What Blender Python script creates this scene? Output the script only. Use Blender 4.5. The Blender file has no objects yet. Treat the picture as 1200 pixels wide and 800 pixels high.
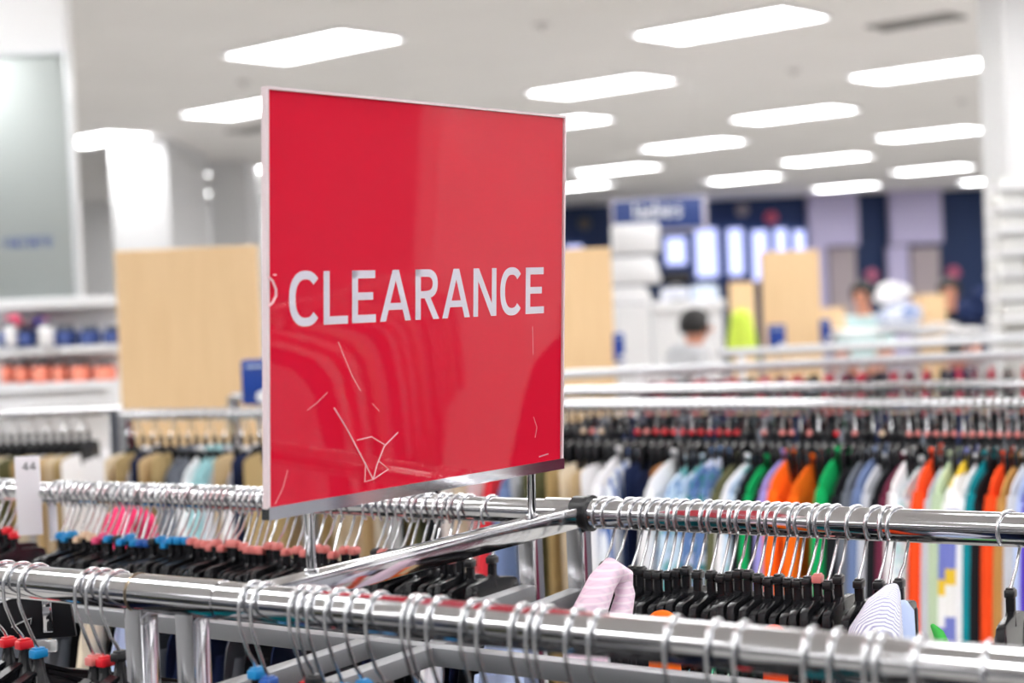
import bpy, bmesh, math, random
from mathutils import Vector, Matrix
random.seed(7)
R = math.radians
sc = bpy.context.scene
COL = sc.collection
F = 1900.0; CX, CY = 600.0, 400.0
CAMZ = 1.60
ROLL, PITCH = R(2.445), R(1.417)
CM = Matrix.Rotation(R(90) - PITCH, 3, 'X') @ Matrix.Rotation(-ROLL, 3, 'Z')

def ray(px, py):
    return CM @ Vector(((px - CX) / F, -(py - CY) / F, -1.0))
def at(px, py, D):                       # world point seen at a pixel, D metres down the room
    d = ray(px, py); return Vector((0, 0, CAMZ)) + d * (D / d.y)
def atz(px, py, z):                      # world point seen at a pixel, at height z
    d = ray(px, py); return Vector((0, 0, CAMZ)) + d * ((z - CAMZ) / d.z)

# ------------------------------------------------------------------ camera
cam = bpy.data.cameras.new('camera'); co = bpy.data.objects.new('camera', cam); COL.objects.link(co)
co.matrix_world = Matrix.Translation((0, 0, CAMZ)) @ CM.to_4x4()
cam.sensor_width = 36; cam.lens = F / 1200 * 36; cam.clip_start = 0.05; cam.clip_end = 200
cam.dof.use_dof = True; cam.dof.focus_distance = 1.56; cam.dof.aperture_fstop = 4.3
cam.dof.aperture_blades = 0
sc.camera = co

# ------------------------------------------------------------------ materials
MATS = {}
def nt(name):
    m = bpy.data.materials.new(name); m.use_nodes = True
    t = m.node_tree; b = t.nodes['Principled BSDF']; return m, t, b
def mat(name, col, rough=.5, metal=0, emit=0, coat=0, spec=.5, trans=0, bump=0, bscale=200):
    if name in MATS: return MATS[name]
    m, t, b = nt(name)
    b.inputs['Base Color'].default_value = (*col, 1)
    b.inputs['Roughness'].default_value = rough; b.inputs['Metallic'].default_value = metal
    b.inputs['Coat Weight'].default_value = coat; b.inputs['Specular IOR Level'].default_value = spec
    b.inputs['Transmission Weight'].default_value = trans
    if emit:
        b.inputs['Emission Color'].default_value = (*col, 1); b.inputs['Emission Strength'].default_value = emit
    if bump:
        n = t.nodes.new('ShaderNodeTexNoise'); n.inputs['Scale'].default_value = bscale
        bp = t.nodes.new('ShaderNodeBump'); bp.inputs['Strength'].default_value = bump; bp.inputs['Distance'].default_value = .01
        tc = t.nodes.new('ShaderNodeTexCoord'); t.links.new(tc.outputs['Object'], n.inputs['Vector'])
        t.links.new(n.outputs['Fac'], bp.inputs['Height']); t.links.new(bp.outputs['Normal'], b.inputs['Normal'])
    MATS[name] = m; return m
def srgb(r, g, b):
    return tuple(((c / 255) / 12.92 if c / 255 <= .04045 else ((c / 255 + .055) / 1.055) ** 2.4) for c in (r, g, b))

chrome = mat('chrome', (.66, .66, .68), .09, 1)
wire = mat('hook_wire', (.70, .71, .73), .24, 1)
steel = mat('satin_steel', (.24, .245, .26), .40, .3)
pale_steel = mat('pale_steel', (.62, .63, .66), .4, .3)
blackp = mat('black_plastic', (.010, .010, .012), .22, 0, spec=.36)
blackr = mat('black_rubber', (.02, .02, .022), .35)
clearp = mat('clear_plastic', (.80, .82, .84), .08, 0, trans=.7)
MARK = {'red': srgb(225, 30, 45), 'crimson': srgb(170, 40, 60), 'blue': srgb(20, 140, 205), 'royal blue': srgb(30, 90, 175), 'salmon': srgb(226, 130, 125),
        'beige': srgb(225, 195, 165), 'pink': srgb(235, 80, 130), 'black': (.012, .012, .014)}
def mark_mat(c): return mat('marker_' + c.replace(' ', '_'), MARK[c], .35, coat=.2)

def fabric(name, c1, pat=None, c2=None, c3=None, scale=1.0):
    if name in MATS: return MATS[name]
    m, t, b = nt(name); N = t.nodes; L = t.links
    b.inputs['Roughness'].default_value = .85; b.inputs['Specular IOR Level'].default_value = .2
    tc = N.new('ShaderNodeTexCoord')
    b.inputs['Base Color'].default_value = (*c1, 1)
    def mix(fac, a, bb):
        x = N.new('ShaderNodeMix'); x.data_type = 'RGBA'; L.new(fac, x.inputs[0])
        for i, v in ((6, a), (7, bb)):
            if isinstance(v, tuple): x.inputs[i].default_value = (*v, 1)
            else: L.new(v, x.inputs[i])
        return x.outputs[2]
    def band(axis, freq, thr):
        s = N.new('ShaderNodeSeparateXYZ'); L.new(tc.outputs['Object'], s.inputs[0])
        mu = N.new('ShaderNodeMath'); mu.operation = 'MULTIPLY'; L.new(s.outputs[axis], mu.inputs[0]); mu.inputs[1].default_value = freq
        fr = N.new('ShaderNodeMath'); fr.operation = 'FRACT'; L.new(mu.outputs[0], fr.inputs[0])
        g = N.new('ShaderNodeMath'); g.operation = 'GREATER_THAN'; L.new(fr.outputs[0], g.inputs[0]); g.inputs[1].default_value = thr
        return g.outputs[0]
    if pat == 'stripe': L.new(mix(band(1, 30 * scale, .6), c1, c2), b.inputs['Base Color'])
    elif pat == 'hstripe':
        a = mix(band(2, 9 * scale, .55), c1, c2); L.new(mix(band(2, 9 * scale, .85), a, c3 or c1), b.inputs['Base Color'])
    elif pat == 'plaid':
        a = mix(band(1, 40 * scale, .6), c1, c2); L.new(mix(band(2, 40 * scale, .7), a, c3 or c2), b.inputs['Base Color'])
    elif pat == 'floral':
        v = N.new('ShaderNodeTexVoronoi'); v.inputs['Scale'].default_value = 28 * scale; L.new(tc.outputs['Object'], v.inputs['Vector'])
        s = N.new('ShaderNodeSeparateColor'); L.new(v.outputs['Color'], s.inputs[0])
        def gt(o, th):
            g = N.new('ShaderNodeMath'); g.operation = 'GREATER_THAN'; L.new(o, g.inputs[0]); g.inputs[1].default_value = th; return g.outputs[0]
        a = mix(gt(s.outputs[0], .5), c1, c2); L.new(mix(gt(s.outputs[1], .72), a, c3 or c2), b.inputs['Base Color'])
    n = N.new('ShaderNodeTexNoise'); n.inputs['Scale'].default_value = 18; L.new(tc.outputs['Object'], n.inputs['Vector'])
    bp = N.new('ShaderNodeBump'); bp.inputs['Strength'].default_value = .5; bp.inputs['Distance'].default_value = .01
    L.new(n.outputs['Fac'], bp.inputs['Height']); L.new(bp.outputs['Normal'], b.inputs['Normal'])
    MATS[name] = m; return m

# ------------------------------------------------------------------ mesh builder
class MB:
    def __init__(s): s.bm = bmesh.new()
    def box(s, c, size, rz=0, rot=None, bev=0):
        M = Matrix.Translation(c) @ (rot.to_4x4() if rot is not None else Matrix.Rotation(rz, 4, 'Z')) @ Matrix.Diagonal((*size, 1))
        g = bmesh.ops.create_cube(s.bm, size=1, matrix=M)
        if bev:
            vs = set(g['verts']); es = [e for e in s.bm.edges if e.verts[0] in vs and e.verts[1] in vs]
            bmesh.ops.bevel(s.bm, geom=es, offset=bev, segments=2, profile=.5, affect='EDGES')
        return s
    def bar(s, a, b, w, h, up=Vector((0, 0, 1)), bev=0):
        a, b = Vector(a), Vector(b); d = b - a; x = d.normalized(); y = up.cross(x).normalized(); z = x.cross(y)
        return s.box((a + b) / 2, (d.length, w, h), rot=Matrix((x, y, z)).transposed(), bev=bev)
    def tube(s, pts, r, n=10, caps=True):
        pts = [Vector(p) for p in pts]; rs = r if isinstance(r, (list, tuple)) else [r] * len(pts)
        rings = []; ref = None
        for i, p in enumerate(pts):
            t = (pts[min(i + 1, len(pts) - 1)] - pts[max(i - 1, 0)]).normalized()
            if ref is None:
                ref = Vector((0, 0, 1)) if abs(t.z) < .9 else Vector((1, 0, 0))
            u = (ref - t * ref.dot(t)).normalized(); ref = u; v = t.cross(u)
            rings.append([s.bm.verts.new(p + (u * math.cos(k * 2 * math.pi / n) + v * math.sin(k * 2 * math.pi / n)) * rs[i]) for k in range(n)])
        for a, b in zip(rings, rings[1:]):
            for k in range(n): s.bm.faces.new((a[k], a[(k + 1) % n], b[(k + 1) % n], b[k]))
        if caps:
            s.bm.faces.new(rings[0][::-1]); s.bm.faces.new(rings[-1])
        return s
    def prism(s, outline, thick, frame=None, bev=0):      # outline in (y, z), extruded along x, centred
        vs = [s.bm.verts.new((-thick / 2, y, z)) for y, z in outline]
        f = s.bm.faces.new(vs); g = bmesh.ops.extrude_face_region(s.bm, geom=[f])
        nv = [e for e in g['geom'] if isinstance(e, bmesh.types.BMVert)]
        bmesh.ops.translate(s.bm, verts=nv, vec=(thick, 0, 0))
        allv = set(vs) | set(nv)
        if bev:
            es = [e for e in s.bm.edges if e.verts[0] in allv and e.verts[1] in allv and (e.verts[0] in set(vs)) == (e.verts[1] in set(vs))]
            bmesh.ops.bevel(s.bm, geom=es, offset=bev, segments=2, profile=.6, affect='EDGES')
        if frame is not None: s.bm.transform(frame)
        return s
    def ball(s, c, r, sc_=(1, 1, 1), sub=2):
        bmesh.ops.create_icosphere(s.bm, subdivisions=sub, radius=r, matrix=Matrix.Translation(c) @ Matrix.Diagonal((*sc_, 1))); return s
    def poly(s, pts):
        s.bm.faces.new([s.bm.verts.new(p) for p in pts]); return s
    def mesh(s, name, m, smooth=True):
        bmesh.ops.recalc_face_normals(s.bm, faces=s.bm.faces)
        me = bpy.data.meshes.new(name); s.bm.to_mesh(me); s.bm.free()
        me.materials.append(m)
        if smooth:
            me.shade_smooth()
            try: me.set_sharp_from_angle(angle=R(38))
            except Exception: pass
        return me
    def build(s, name, m, parent=None, smooth=True, label=None):
        o = bpy.data.objects.new(name, s.mesh(name, m, smooth)); COL.objects.link(o)
        if parent: o.parent = parent
        if label: o['label'] = label
        return o
def tag(o, label, cat, group=None, kind=None):
    o['label'] = label; o['category'] = cat
    if group: o['group'] = group
    if kind: o['kind'] = kind
    return o
def struct(name, mb, m, smooth=False):
    o = mb.build(name, m, smooth=smooth); o['kind'] = 'structure'; return o
def empty(name, loc=(0, 0, 0), rz=0, rot=None):
    o = bpy.data.objects.new(name, None); COL.objects.link(o); o.location = loc; o.empty_display_size = .05
    o.rotation_euler = rot if rot else (0, 0, rz); return o
def child(name, mesh, parent):
    o = bpy.data.objects.new(name, mesh); COL.objects.link(o); o.parent = parent; return o
ONES = 'first second third fourth fifth sixth seventh eighth ninth tenth eleventh twelfth thirteenth fourteenth fifteenth sixteenth seventeenth eighteenth nineteenth'.split()
TENS = {2: 'twenty', 3: 'thirty', 4: 'forty', 5: 'fifty', 6: 'sixty', 7: 'seventy', 8: 'eighty', 9: 'ninety'}
def ordn(i):
    if i <= 19: return ONES[i - 1]
    t, o = divmod(i, 10)
    return {2: 'twentieth', 3: 'thirtieth', 4: 'fortieth', 5: 'fiftieth', 6: 'sixtieth', 7: 'seventieth', 8: 'eightieth', 9: 'ninetieth'}[t] if o == 0 else TENS[t] + '-' + ONES[o - 1]

# ------------------------------------------------------------------ room shell
CEIL = CAMZ + 1.88
X0, X1, Y0, Y1 = -9.5, 15.5, -6.0, 33.0
def tiles(name, c, rough, sx, c2, mort=.01):
    m, t, b = nt(name); N = t.nodes; L = t.links
    br = N.new('ShaderNodeTexBrick'); br.offset = 0; br.inputs['Scale'].default_value = 1
    br.inputs['Brick Width'].default_value = sx; br.inputs['Row Height'].default_value = sx; br.inputs['Mortar Size'].default_value = mort
    br.inputs['Color1'].default_value = (*c, 1); br.inputs['Color2'].default_value = (*[v * .97 for v in c], 1); br.inputs['Mortar'].default_value = (*c2, 1)
    g = N.new('ShaderNodeTexCoord'); mp = N.new('ShaderNodeMapping'); mp.inputs['Rotation'].default_value = (0, 0, R(50))
    L.new(g.outputs['Object'], mp.inputs[0]); L.new(mp.outputs[0], br.inputs['Vector']); L.new(br.outputs['Color'], b.inputs['Base Color'])
    b.inputs['Roughness'].default_value = rough; return m
struct('floor', MB().box(((X0 + X1) / 2, (Y0 + Y1) / 2, -.05), (X1 - X0, Y1 - Y0, .1)), tiles('floor_vinyl', (.42, .41, .39), .45, .3, (.34, .33, .32), .004))
struct('ceiling', MB().box(((X0 + X1) / 2, (Y0 + Y1) / 2, CEIL + .05), (X1 - X0, Y1 - Y0, .1)), tiles('ceiling_tile', (.87, .845, .83), .9, .6, (.81, .785, .77), .006))
white = mat('white_paint', (.86, .86, .87), .6)
white2 = mat('white_gloss', (.88, .88, .9), .3)
navy = mat('navy_paint', srgb(22, 48, 92), .6)
lav = mat('lavender_paint', srgb(196, 188, 222), .6)
taupe = mat('taupe_paint', srgb(178, 165, 168), .7)
struct('wall_left', MB().box((X0 - .05, (Y0 + Y1) / 2, CEIL / 2), (.1, Y1 - Y0, CEIL)), mat('grey_wall3', (.34, .34, .35), .6))
struct('wall_right', MB().box((X1 + .05, (Y0 + Y1) / 2, CEIL / 2), (.1, Y1 - Y0, CEIL)), mat('grey_wall', (.16, .16, .19), .6))
struct('wall_front', MB().box(((X0 + X1) / 2, Y0 - .05, CEIL / 2), (X1 - X0, .1, CEIL)), mat('grey_wall2', (.30, .30, .32), .6))
struct('wall_back', MB().box(((X0 + X1) / 2, Y1 + .05, CEIL / 2), (X1 - X0, .1, CEIL)), navy)

# ceiling lights: 2 x 4 ft panels on the ceiling grid
def lightobj():
    r = empty('ceiling_light')
    MB().box((0, .30, -.015), (1.28, .02, .03)).box((0, -.30, -.015), (1.28, .02, .03)).box((.63, 0, -.015), (.02, .58, .03)).box((-.63, 0, -.015), (.02, .58, .03)).build('frame', white2, r, smooth=False)
    MB().box((0, 0, -.012), (1.24, .58, .012)).build('diffuser', mat('lit_diffuser', (1, 1, 1), .4, emit=LIGHT), r, smooth=False)
    return r
LIGHT = 12.5
lp = lightobj()
LA = -R(42)
seen = [((365, 52), 'broad lit ceiling panel above the red sign, first from the mirror'), ((703, 99), 'lit ceiling panel just above the upper corner of the red sign'),
        ((854, 27), 'largest lit ceiling panel, at the top edge of the view'), ((1087, 80), 'lit ceiling panel beside the top of the white column'),
        ((930, 132), 'lit ceiling panel, second behind the largest one'), ((812, 168), 'lit ceiling panel straight above the navy hanging sign, second row up'),
        ((723, 197), 'lit ceiling panel above the corner of the navy hanging sign'), ((1090, 155), 'lit ceiling panel second down beside the white column'),
        ((968, 185), 'lit ceiling panel third behind the largest one'), ((872, 208), 'lit ceiling panel beside the end of the navy hanging sign'),
        ((1093, 197), 'lit ceiling panel third down beside the white column'), ((991, 218), 'lit ceiling panel over the lavender fitting rooms'),
        ((674, 217), 'lit ceiling panel half hidden behind the red sign at its upper edge'), ((112, 161), 'lit ceiling panel beside the mirror frame'),
        ((290, 125), 'lit ceiling panel half hidden behind the red sign opposite the mirror'), ((276, 199), 'small lit ceiling panel above the large tan board'),
        ((262, 223), 'smaller lit ceiling panel directly under another, above the large tan board'), ((646, 143), 'lit ceiling panel peeping over the top edge of the red sign'),
        ((1165, 210), 'lit ceiling panel half hidden by the white column'), ((1275, -12), 'lit ceiling panel cut by the top corner of the view')]
used = []; first = True
def putlight(p, label, group=None):
    global first
    if first: o = lp; first = False
    else:
        o = lp.copy(); COL.objects.link(o)
        for ch in lp.children:
            c = ch.copy(); COL.objects.link(c); c.parent = o
    o.location = (p.x, p.y, CEIL); o.rotation_euler = (0, 0, LA)
    tag(o, label, 'ceiling light', 'fluorescent ceiling panels'); used.append(p)
for (px, py), lb in seen: putlight(atz(px, py, CEIL), lb)
base = atz(703, 99, CEIL); U = Vector((2.22, 2.93, 0)); W = Vector((-.73, 3.06, 0))
unseen = [Vector((13.3, 3.5, 0)), Vector((10.9, 2.6, 0))]  # off-grid panels added out of view for the sign's acrylic to reflect
for a in range(-9, 12):
    for b in range(-9, 16):
        p = base + U * a + W * b
        if not (X0 + 1 < p.x < X1 - 1 and Y0 + 1 < p.y < Y1 - 1): continue
        if any((p - q).length < 2.2 for q in used): continue
        q = CM.transposed() @ (p - Vector((0, 0, CAMZ)))
        if q.z < -.1:
            sx = CX + F * q.x / -q.z; sy = CY - F * q.y / -q.z
            if -120 < sx < 1320 and -80 < sy < 880: continue
        unseen.append(p)
for p in unseen: putlight(p, 'lit ceiling panel outside the view, among unseen grid panels and added reflection panels')

# air vents and sprinkler heads in the ceiling
for (px, py), lb in (((1073, 24), 'dark slotted air vent in the ceiling near the white column'), ((300, 150), 'dark slotted air vent in the ceiling behind the red sign')):
    p = atz(px, py, CEIL); v = empty('ceiling_vent', p, LA)
    tag(v, lb, 'vent'); MB().box((0, 0, -.006), (.62, .22, .012)).build('backing', mat('vent_dark', (.06, .06, .06), .8), v)
    f = MB().box((0, .12, -.012), (.66, .03, .024)).box((0, -.12, -.012), (.66, .03, .024))
    for k in range(5): f.box((0, -.08 + k * .04, -.016), (.62, .008, .014))
    f.build('grille', mat('vent_grey', (.35, .34, .33), .5), v)
for i, ((px, py), lb) in enumerate((((635, 28), 'small sprinkler head in the ceiling between two large panels'), ((930, 82), 'small sprinkler head in the ceiling right of the panel above the sign'),
                           ((1127, 118), 'small sprinkler head in the ceiling beside the white column'), ((286, 95), 'small sprinkler head in the ceiling above the mirror side of the sign'))):
    p = atz(px, py, CEIL)
    lb = lb.replace('right of the', 'beyond the')
    tag(MB().tube([p, p - Vector((0, 0, .012))], .06, 16).tube([p, p - Vector((0, 0, .045))], .015, 10).build('sprinkler_head', mat('sprinkler_grey', (.6, .58, .57), .4)), lb, 'sprinkler')

# ------------------------------------------------------------------ foreground rack
ZR = CAMZ - .23
fa, fb = atz(0, 679, ZR), atz(1150, 785, ZR)
ma, mb_ = atz(0, 574, ZR), atz(1150, 619, ZR)
fd = (fb - fa).normalized(); md = (mb_ - ma).normalized()
def on_line(p, d, px):                   # where the rail axis crosses the image column px
    lo, hi = -4.0, 4.0
    for _ in range(50):
        m_ = (lo + hi) / 2; q = CM.transposed() @ (p + d * m_ - Vector((0, 0, CAMZ)))
        if q.z > -.02: hi = m_; continue
        if CX + F * q.x / -q.z < px: lo = m_
        else: hi = m_
    return p + d * lo
RF, RM = .0152, .0160
rack = empty('clothing_rack', (0, 0, 0))
tag(rack, 'chrome double clothing rack with a crossbar carrying the red sign', 'clothing rack')
f0, f1 = fa - fd * .6, fb + fd * .45
MB().tube([f0, f1], RF, 40).build('front_rail', chrome, rack)
s0, s1 = on_line(fa, fd, 163), on_line(fa, fd, 262)
MB().tube([s0, s1], RF + .0009, 40).build('sleeve', chrome, rack)
MB().tube([s0 - fd * .001, s0 + fd * .001], RF + .0016, 40).build('sleeve_ring', mat('dark_brass', (.30, .24, .17), .3, 1), rack)
m0, m1 = ma - md * .9, mb_ + md * .5
mc = on_line(ma, md, 686)
MB().tube([m0, mc], .0138, 40).build('back_rail', chrome, rack)
MB().tube([mc, m1], RM, 40).build('back_rail', chrome, rack)
MB().tube([on_line(ma, md, 642), mc], .0156, 40).build('sleeve', chrome, rack)
MB().tube([mc - md * .012, mc + md * .004], RM + .0022, 32).tube([mc + md * .004 , mc + md * .009], RM + .0035, 32).build('clamp', blackr, rack)
# crossbar between the rails
ca, cb = on_line(fa, fd, 280), on_line(ma, md, 683)
ca = Vector((ca.x, ca.y, ZR - .002)); cb = Vector((cb.x, cb.y, ZR - .002))
cd = (cb - ca).normalized(); cn = Vector((cd.y, -cd.x, 0))
MB().bar(ca + cd * .014, cb - cd * .012, .020, .022, bev=.0015).build('crossbar', chrome, rack, label='chrome rectangular crossbar')
# uprights
def upright(px, line, off=0, top=ZR - .012):
    p = on_line(*line, px); 
    return MB().bar((p.x, p.y, .02), (p.x, p.y, top), .020, .020, up=cd, bev=.001).build('upright', chrome, rack), p
_, u1 = upright(164, (fa, fd)); _, u2 = upright(224, (fa, fd))
_, u3 = upright(620, (ma, md)); _, u4 = upright(677, (ma, md))
ZL = CAMZ - .3185
pa, pb = atz(75, 713, ZL + .0), atz(770, 800, ZL)
pa = atz(75, 716, ZL); pdir = (atz(495, 765, ZL) - pa).normalized()
PB = [pa - pdir * .45, pa + pdir * 1.2]
MB().bar(PB[0], PB[1], .018, .017, bev=.001).build('lower_rail', steel, rack)
def cross(p, q):
    MB().bar(p, q, .018, .017, bev=.001).build('lower_crossbar', steel, rack)
e1, e2 = on_line(pa, pdir, 432), on_line(pa, pdir, 505)
for e, u, w in ((e1, u1, u3), (e2, u2, u4)):
    nd = Vector((.545, .838, 0)); cross(e - nd * .36, e); cross(e, (w.x, w.y, ZL))
MB().bar(e1 - Vector((.545, .838, 0)) * .36 - pdir * .6, e2 - Vector((.545, .838, 0)) * .36 + pdir * .5, .018, .017, bev=.001).build('lower_rail', steel, rack)
for u in (u1, u2, u3, u4):
    MB().bar((u.x - .18 * fd.x, u.y - .18 * fd.y, .018), (u.x + .18 * fd.x, u.y + .18 * fd.y, .018), .03, .03, bev=.002).build('foot', chrome, rack)

# ------------------------------------------------------------------ the sign
# outer corners of the acrylic holder
DL, DR = 1.322, 1.628
BL, BR_, TL, TR = at(312, 609, DL), at(657, 549, DR), at(310, 103, DL), at(660.5, 137.5, DR)
zb = (BL.z + BR_.z) / 2; BL.z = zb; BR_.z = zb
sign = empty('sign_display', (BL + BR_) / 2)
tag(sign, 'red clearance sign in a clear acrylic holder standing on the chrome crossbar', 'sign')
O = (BL + BR_) / 2
sn = Vector(((BR_ - BL).y, -(BR_ - BL).x, 0)).normalized()      # towards the camera
def SP(u, v, off=0.0):                   # u along, v down from the top, off towards the viewer
    top = TL.lerp(TR, u); bot = BL.lerp(BR_, u)
    return top.lerp(bot, v) + sn * off - O
def slab(u0, u1, v0, v1, o0, o1):
    m = MB(); n = 14
    g = {(k, i, j): m.bm.verts.new(SP(u0 + (u1 - u0) * i / n, v0 + (v1 - v0) * j / n, o)) for k, o in enumerate((o0, o1)) for i in range(n + 1) for j in range(n + 1)}
    for i in range(n):
        for j in range(n):
            for k in (0, 1): m.bm.faces.new((g[k, i, j], g[k, i + 1, j], g[k, i + 1, j + 1], g[k, i, j + 1]))
        for j in (0, n):
            m.bm.faces.new((g[0, i, j], g[0, i + 1, j], g[1, i + 1, j], g[1, i, j])); m.bm.faces.new((g[0, j, i], g[0, j, i + 1], g[1, j, i + 1], g[1, j, i]))
    return m
CH = .975
redm = mat('red_print', srgb(238, 14, 54), .6, spec=.1)
pr = slab(.005, .995, .003, CH, -.0006, .0006).build('printed_sheet', redm, sign, smooth=False)
ac, t, b = nt('acrylic_pane')
for n in list(t.nodes): t.nodes.remove(n)
out = t.nodes.new('ShaderNodeOutputMaterial'); mx = t.nodes.new('ShaderNodeMixShader'); tr = t.nodes.new('ShaderNodeBsdfTransparent'); gl = t.nodes.new('ShaderNodeBsdfGlossy')
fr = t.nodes.new('ShaderNodeFresnel'); fr.inputs['IOR'].default_value = 1.49; gl.inputs['Roughness'].default_value = .004; tr.inputs['Color'].default_value = (.97, .97, .98, 1)
nz = t.nodes.new('ShaderNodeTexNoise'); nz.inputs['Scale'].default_value = 5; bp = t.nodes.new('ShaderNodeBump'); bp.inputs['Strength'].default_value = .02; bp.inputs['Distance'].default_value = .01
t.links.new(nz.outputs['Fac'], bp.inputs['Height']); geo = t.nodes.new('ShaderNodeNewGeometry'); inv = t.nodes.new('ShaderNodeMath'); inv.operation = 'SUBTRACT'; inv.inputs[0].default_value = 1; t.links.new(geo.outputs['Backfacing'], inv.inputs[1])
mm_ = t.nodes.new('ShaderNodeMath'); mm_.operation = 'MULTIPLY'; t.links.new(inv.outputs[0], mm_.inputs[0]); t.links.new(fr.outputs[0], mm_.inputs[1]); t.links.new(mm_.outputs[0], mx.inputs[0]); t.links.new(tr.outputs[0], mx.inputs[1]); t.links.new(gl.outputs[0], mx.inputs[2]); t.links.new(mx.outputs[0], out.inputs[0])
slab(.0, 1, .0, CH, .0014, .0030).build('acrylic_pane', ac, sign, smooth=False)
slab(.0, 1, .0, CH, -.0030, -.0014).build('acrylic_pane', ac, sign, smooth=False)
edge = mat('acrylic_edge', srgb(232, 214, 218), .25, coat=.3)
slab(-.002, .0045, -.002, CH, -.0032, .0032).build('holder_edge', edge, sign, smooth=False)
slab(.9955, 1.001, .0, CH, -.0032, .0032).build('holder_edge', edge, sign, smooth=False)
slab(.0, 1, -.0035, .003, -.0034, .0034).build('holder_edge', edge, sign, smooth=False)
slab(-.002, 1.001, CH - .002, 1.0, -.0046, .0046).build('channel', chrome, sign, smooth=False)
slab(-.002, 1.001, CH - .005, CH - .002, .0036, .0046).build('channel_lip', chrome, sign, smooth=False)
# lettering : stroke-built caps in letter bounds measured in (u) and cap height in (v)
WID = ((BR_ - BL).length); HEI = (TL - BL).length
V0, V1 = .4245, .5535; CAPH = (V1 - V0) * HEI
ST = .158 * CAPH
def u_of(px):
    lo, hi = 0.0, 1.0
    for _ in range(40):
        m_ = (lo + hi) / 2; w = SP(m_, .49) + O; q = CM.transposed() @ (w - Vector((0, 0, CAMZ)))
        if CX + F * q.x / -q.z < px: lo = m_
        else: hi = m_
    return lo
lt = MB()
def LQ(pts, x0):                         # polygon in letter metres -> sign surface
    lt.poly([SP(x / WID, V1 - y / HEI, .00085) for x, y in [(x0 + px_, py_) for px_, py_ in pts]])
def rect(x0, a, b_, c, d): LQ([(a, c), (b_, c), (b_, d), (a, d)], x0)
def arc(x0, cx, cy, rx, ry, st, a0, a1, n=28):
    for k in range(n):
        t0, t1 = R(a0 + (a1 - a0) * k / n), R(a0 + (a1 - a0) * (k + 1) / n)
        def P(t_, ins):
            c_, s_ = math.cos(t_), math.sin(t_); e = .86
            return (cx + (rx - ins) * math.copysign(abs(c_) ** e, c_), cy + (ry - ins) * math.copysign(abs(s_) ** e, s_))
        LQ([P(t0, 0), P(t1, 0), P(t1, st), P(t0, st)], x0)
H_ = CAPH; S_ = ST
def letter(ch, x0, w):
    if ch == 'C': arc(x0, w * .54, H_ / 2, w * .54, H_ / 2 + .012 * H_, S_, 42, 318, 44)
    elif ch == 'L': rect(x0, 0, S_, 0, H_); rect(x0, 0, w, 0, S_ * .96)
    elif ch == 'E':
        rect(x0, 0, S_, 0, H_); rect(x0, 0, w, 0, S_ * .96); rect(x0, 0, w * .97, H_ - S_ * .96, H_); rect(x0, 0, w * .88, H_ * .5 - S_ * .42, H_ * .5 + S_ * .5)
    elif ch == 'A':
        h = S_ * 1.07
        LQ([(0, 0), (h, 0), (w / 2 + h * .42, H_), (w / 2 - h * .52, H_)], x0); LQ([(w, 0), (w - h, 0), (w / 2 - h * .42, H_), (w / 2 + h * .52, H_)], x0)
        rect(x0, w * .22, w * .78, H_ * .22, H_ * .22 + S_ * .85)
    elif ch == 'N':
        rect(x0, 0, S_ * .95, 0, H_); rect(x0, w - S_ * .95, w, 0, H_); LQ([(0, H_), (S_ * 1.1, H_), (w, 0), (w - S_ * 1.1, 0)], x0)
    elif ch == 'R':
        rect(x0, 0, S_, 0, H_); rect(x0, 0, w * .55, H_ - S_ * .95, H_); rect(x0, 0, w * .58, H_ * .44 - S_ * .1, H_ * .44 + S_ * .8)
        arc(x0, w * .5, H_ * .711, w * .47, H_ * .29, S_ * .96, -90, 90, 24)
        LQ([(w * .38, H_ * .45), (w * .38 + S_ * 1.12, H_ * .45), (w * 1.04, 0), (w * 1.04 - S_ * 1.15, 0)], x0)
for ch, a, b2 in (('C', 338, 373.5), ('L', 378.4, 407), ('E', 411.8, 439.8), ('A', 444.5, 481), ('R', 486, 513), ('A', 517.5, 550), ('N', 554, 581), ('C', 585.5, 610.5), ('E', 615.2, 636.8)):
    xa, xb = u_of(a) * WID, u_of(b2) * WID; letter(ch, xa, xb - xa)
lt.build('lettering', mat('letter_white', srgb(240, 236, 244), .6), sign, smooth=False)
# cracks, scratches and the thumb notch moulded into the acrylic
crk = mat('crack_white', srgb(250, 205, 212), .3)
def scratch(pts, w, name='crack'):
    m = MB()
    P = [SP(u_of(x), (y - (TLy(x))) / (BLy(x) - TLy(x)), .0036) for x, y in pts]
    m.tube(P, w, 5); return m
def TLy(x): return 103 + (x - 310) * (34.5 / 350.5)
def BLy(x): return 609 + (x - 312) * (-60 / 345)
cr = scratch([(388, 477), (402, 500), (420, 534), (434, 561)], .0006)
cr.bm.from_mesh(scratch([(463, 506), (447, 522), (438, 545), (434, 561)], .0005).mesh('t', crk))
cr.bm.from_mesh(scratch([(425, 541), (424, 564), (434, 561), (452, 549), (441, 540)], .0004).mesh('t', crk))
cr.bm.from_mesh(scratch([(415, 515), (432, 511), (447, 520)], .0004).mesh('t', crk))
cr.build('crack', crk, sign)
sc1 = scratch([(393, 400), (401, 420), (410, 441), (419, 457)], .00025)
sc1.build('scratch', crk, sign)
for pts in ([(356, 480), (368, 471), (380, 459)], [(621, 382), (622, 415)], [(318, 590), (327, 572), (333, 550)], [(433, 472), (441, 481)], [(623, 488), (627, 500), (625, 512)]):
    scratch(pts, .0002).build('scratch', crk, sign)
no = scratch([(311, 324), (316, 328), (320, 338), (320, 346), (316, 354), (311, 358)], .0011)
no.bm.from_mesh(scratch([(318.6, 320.6), (318.6, 322.2)], .0016).mesh('t', crk))
no.build('notch', crk, sign)
fp = MB()
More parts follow.
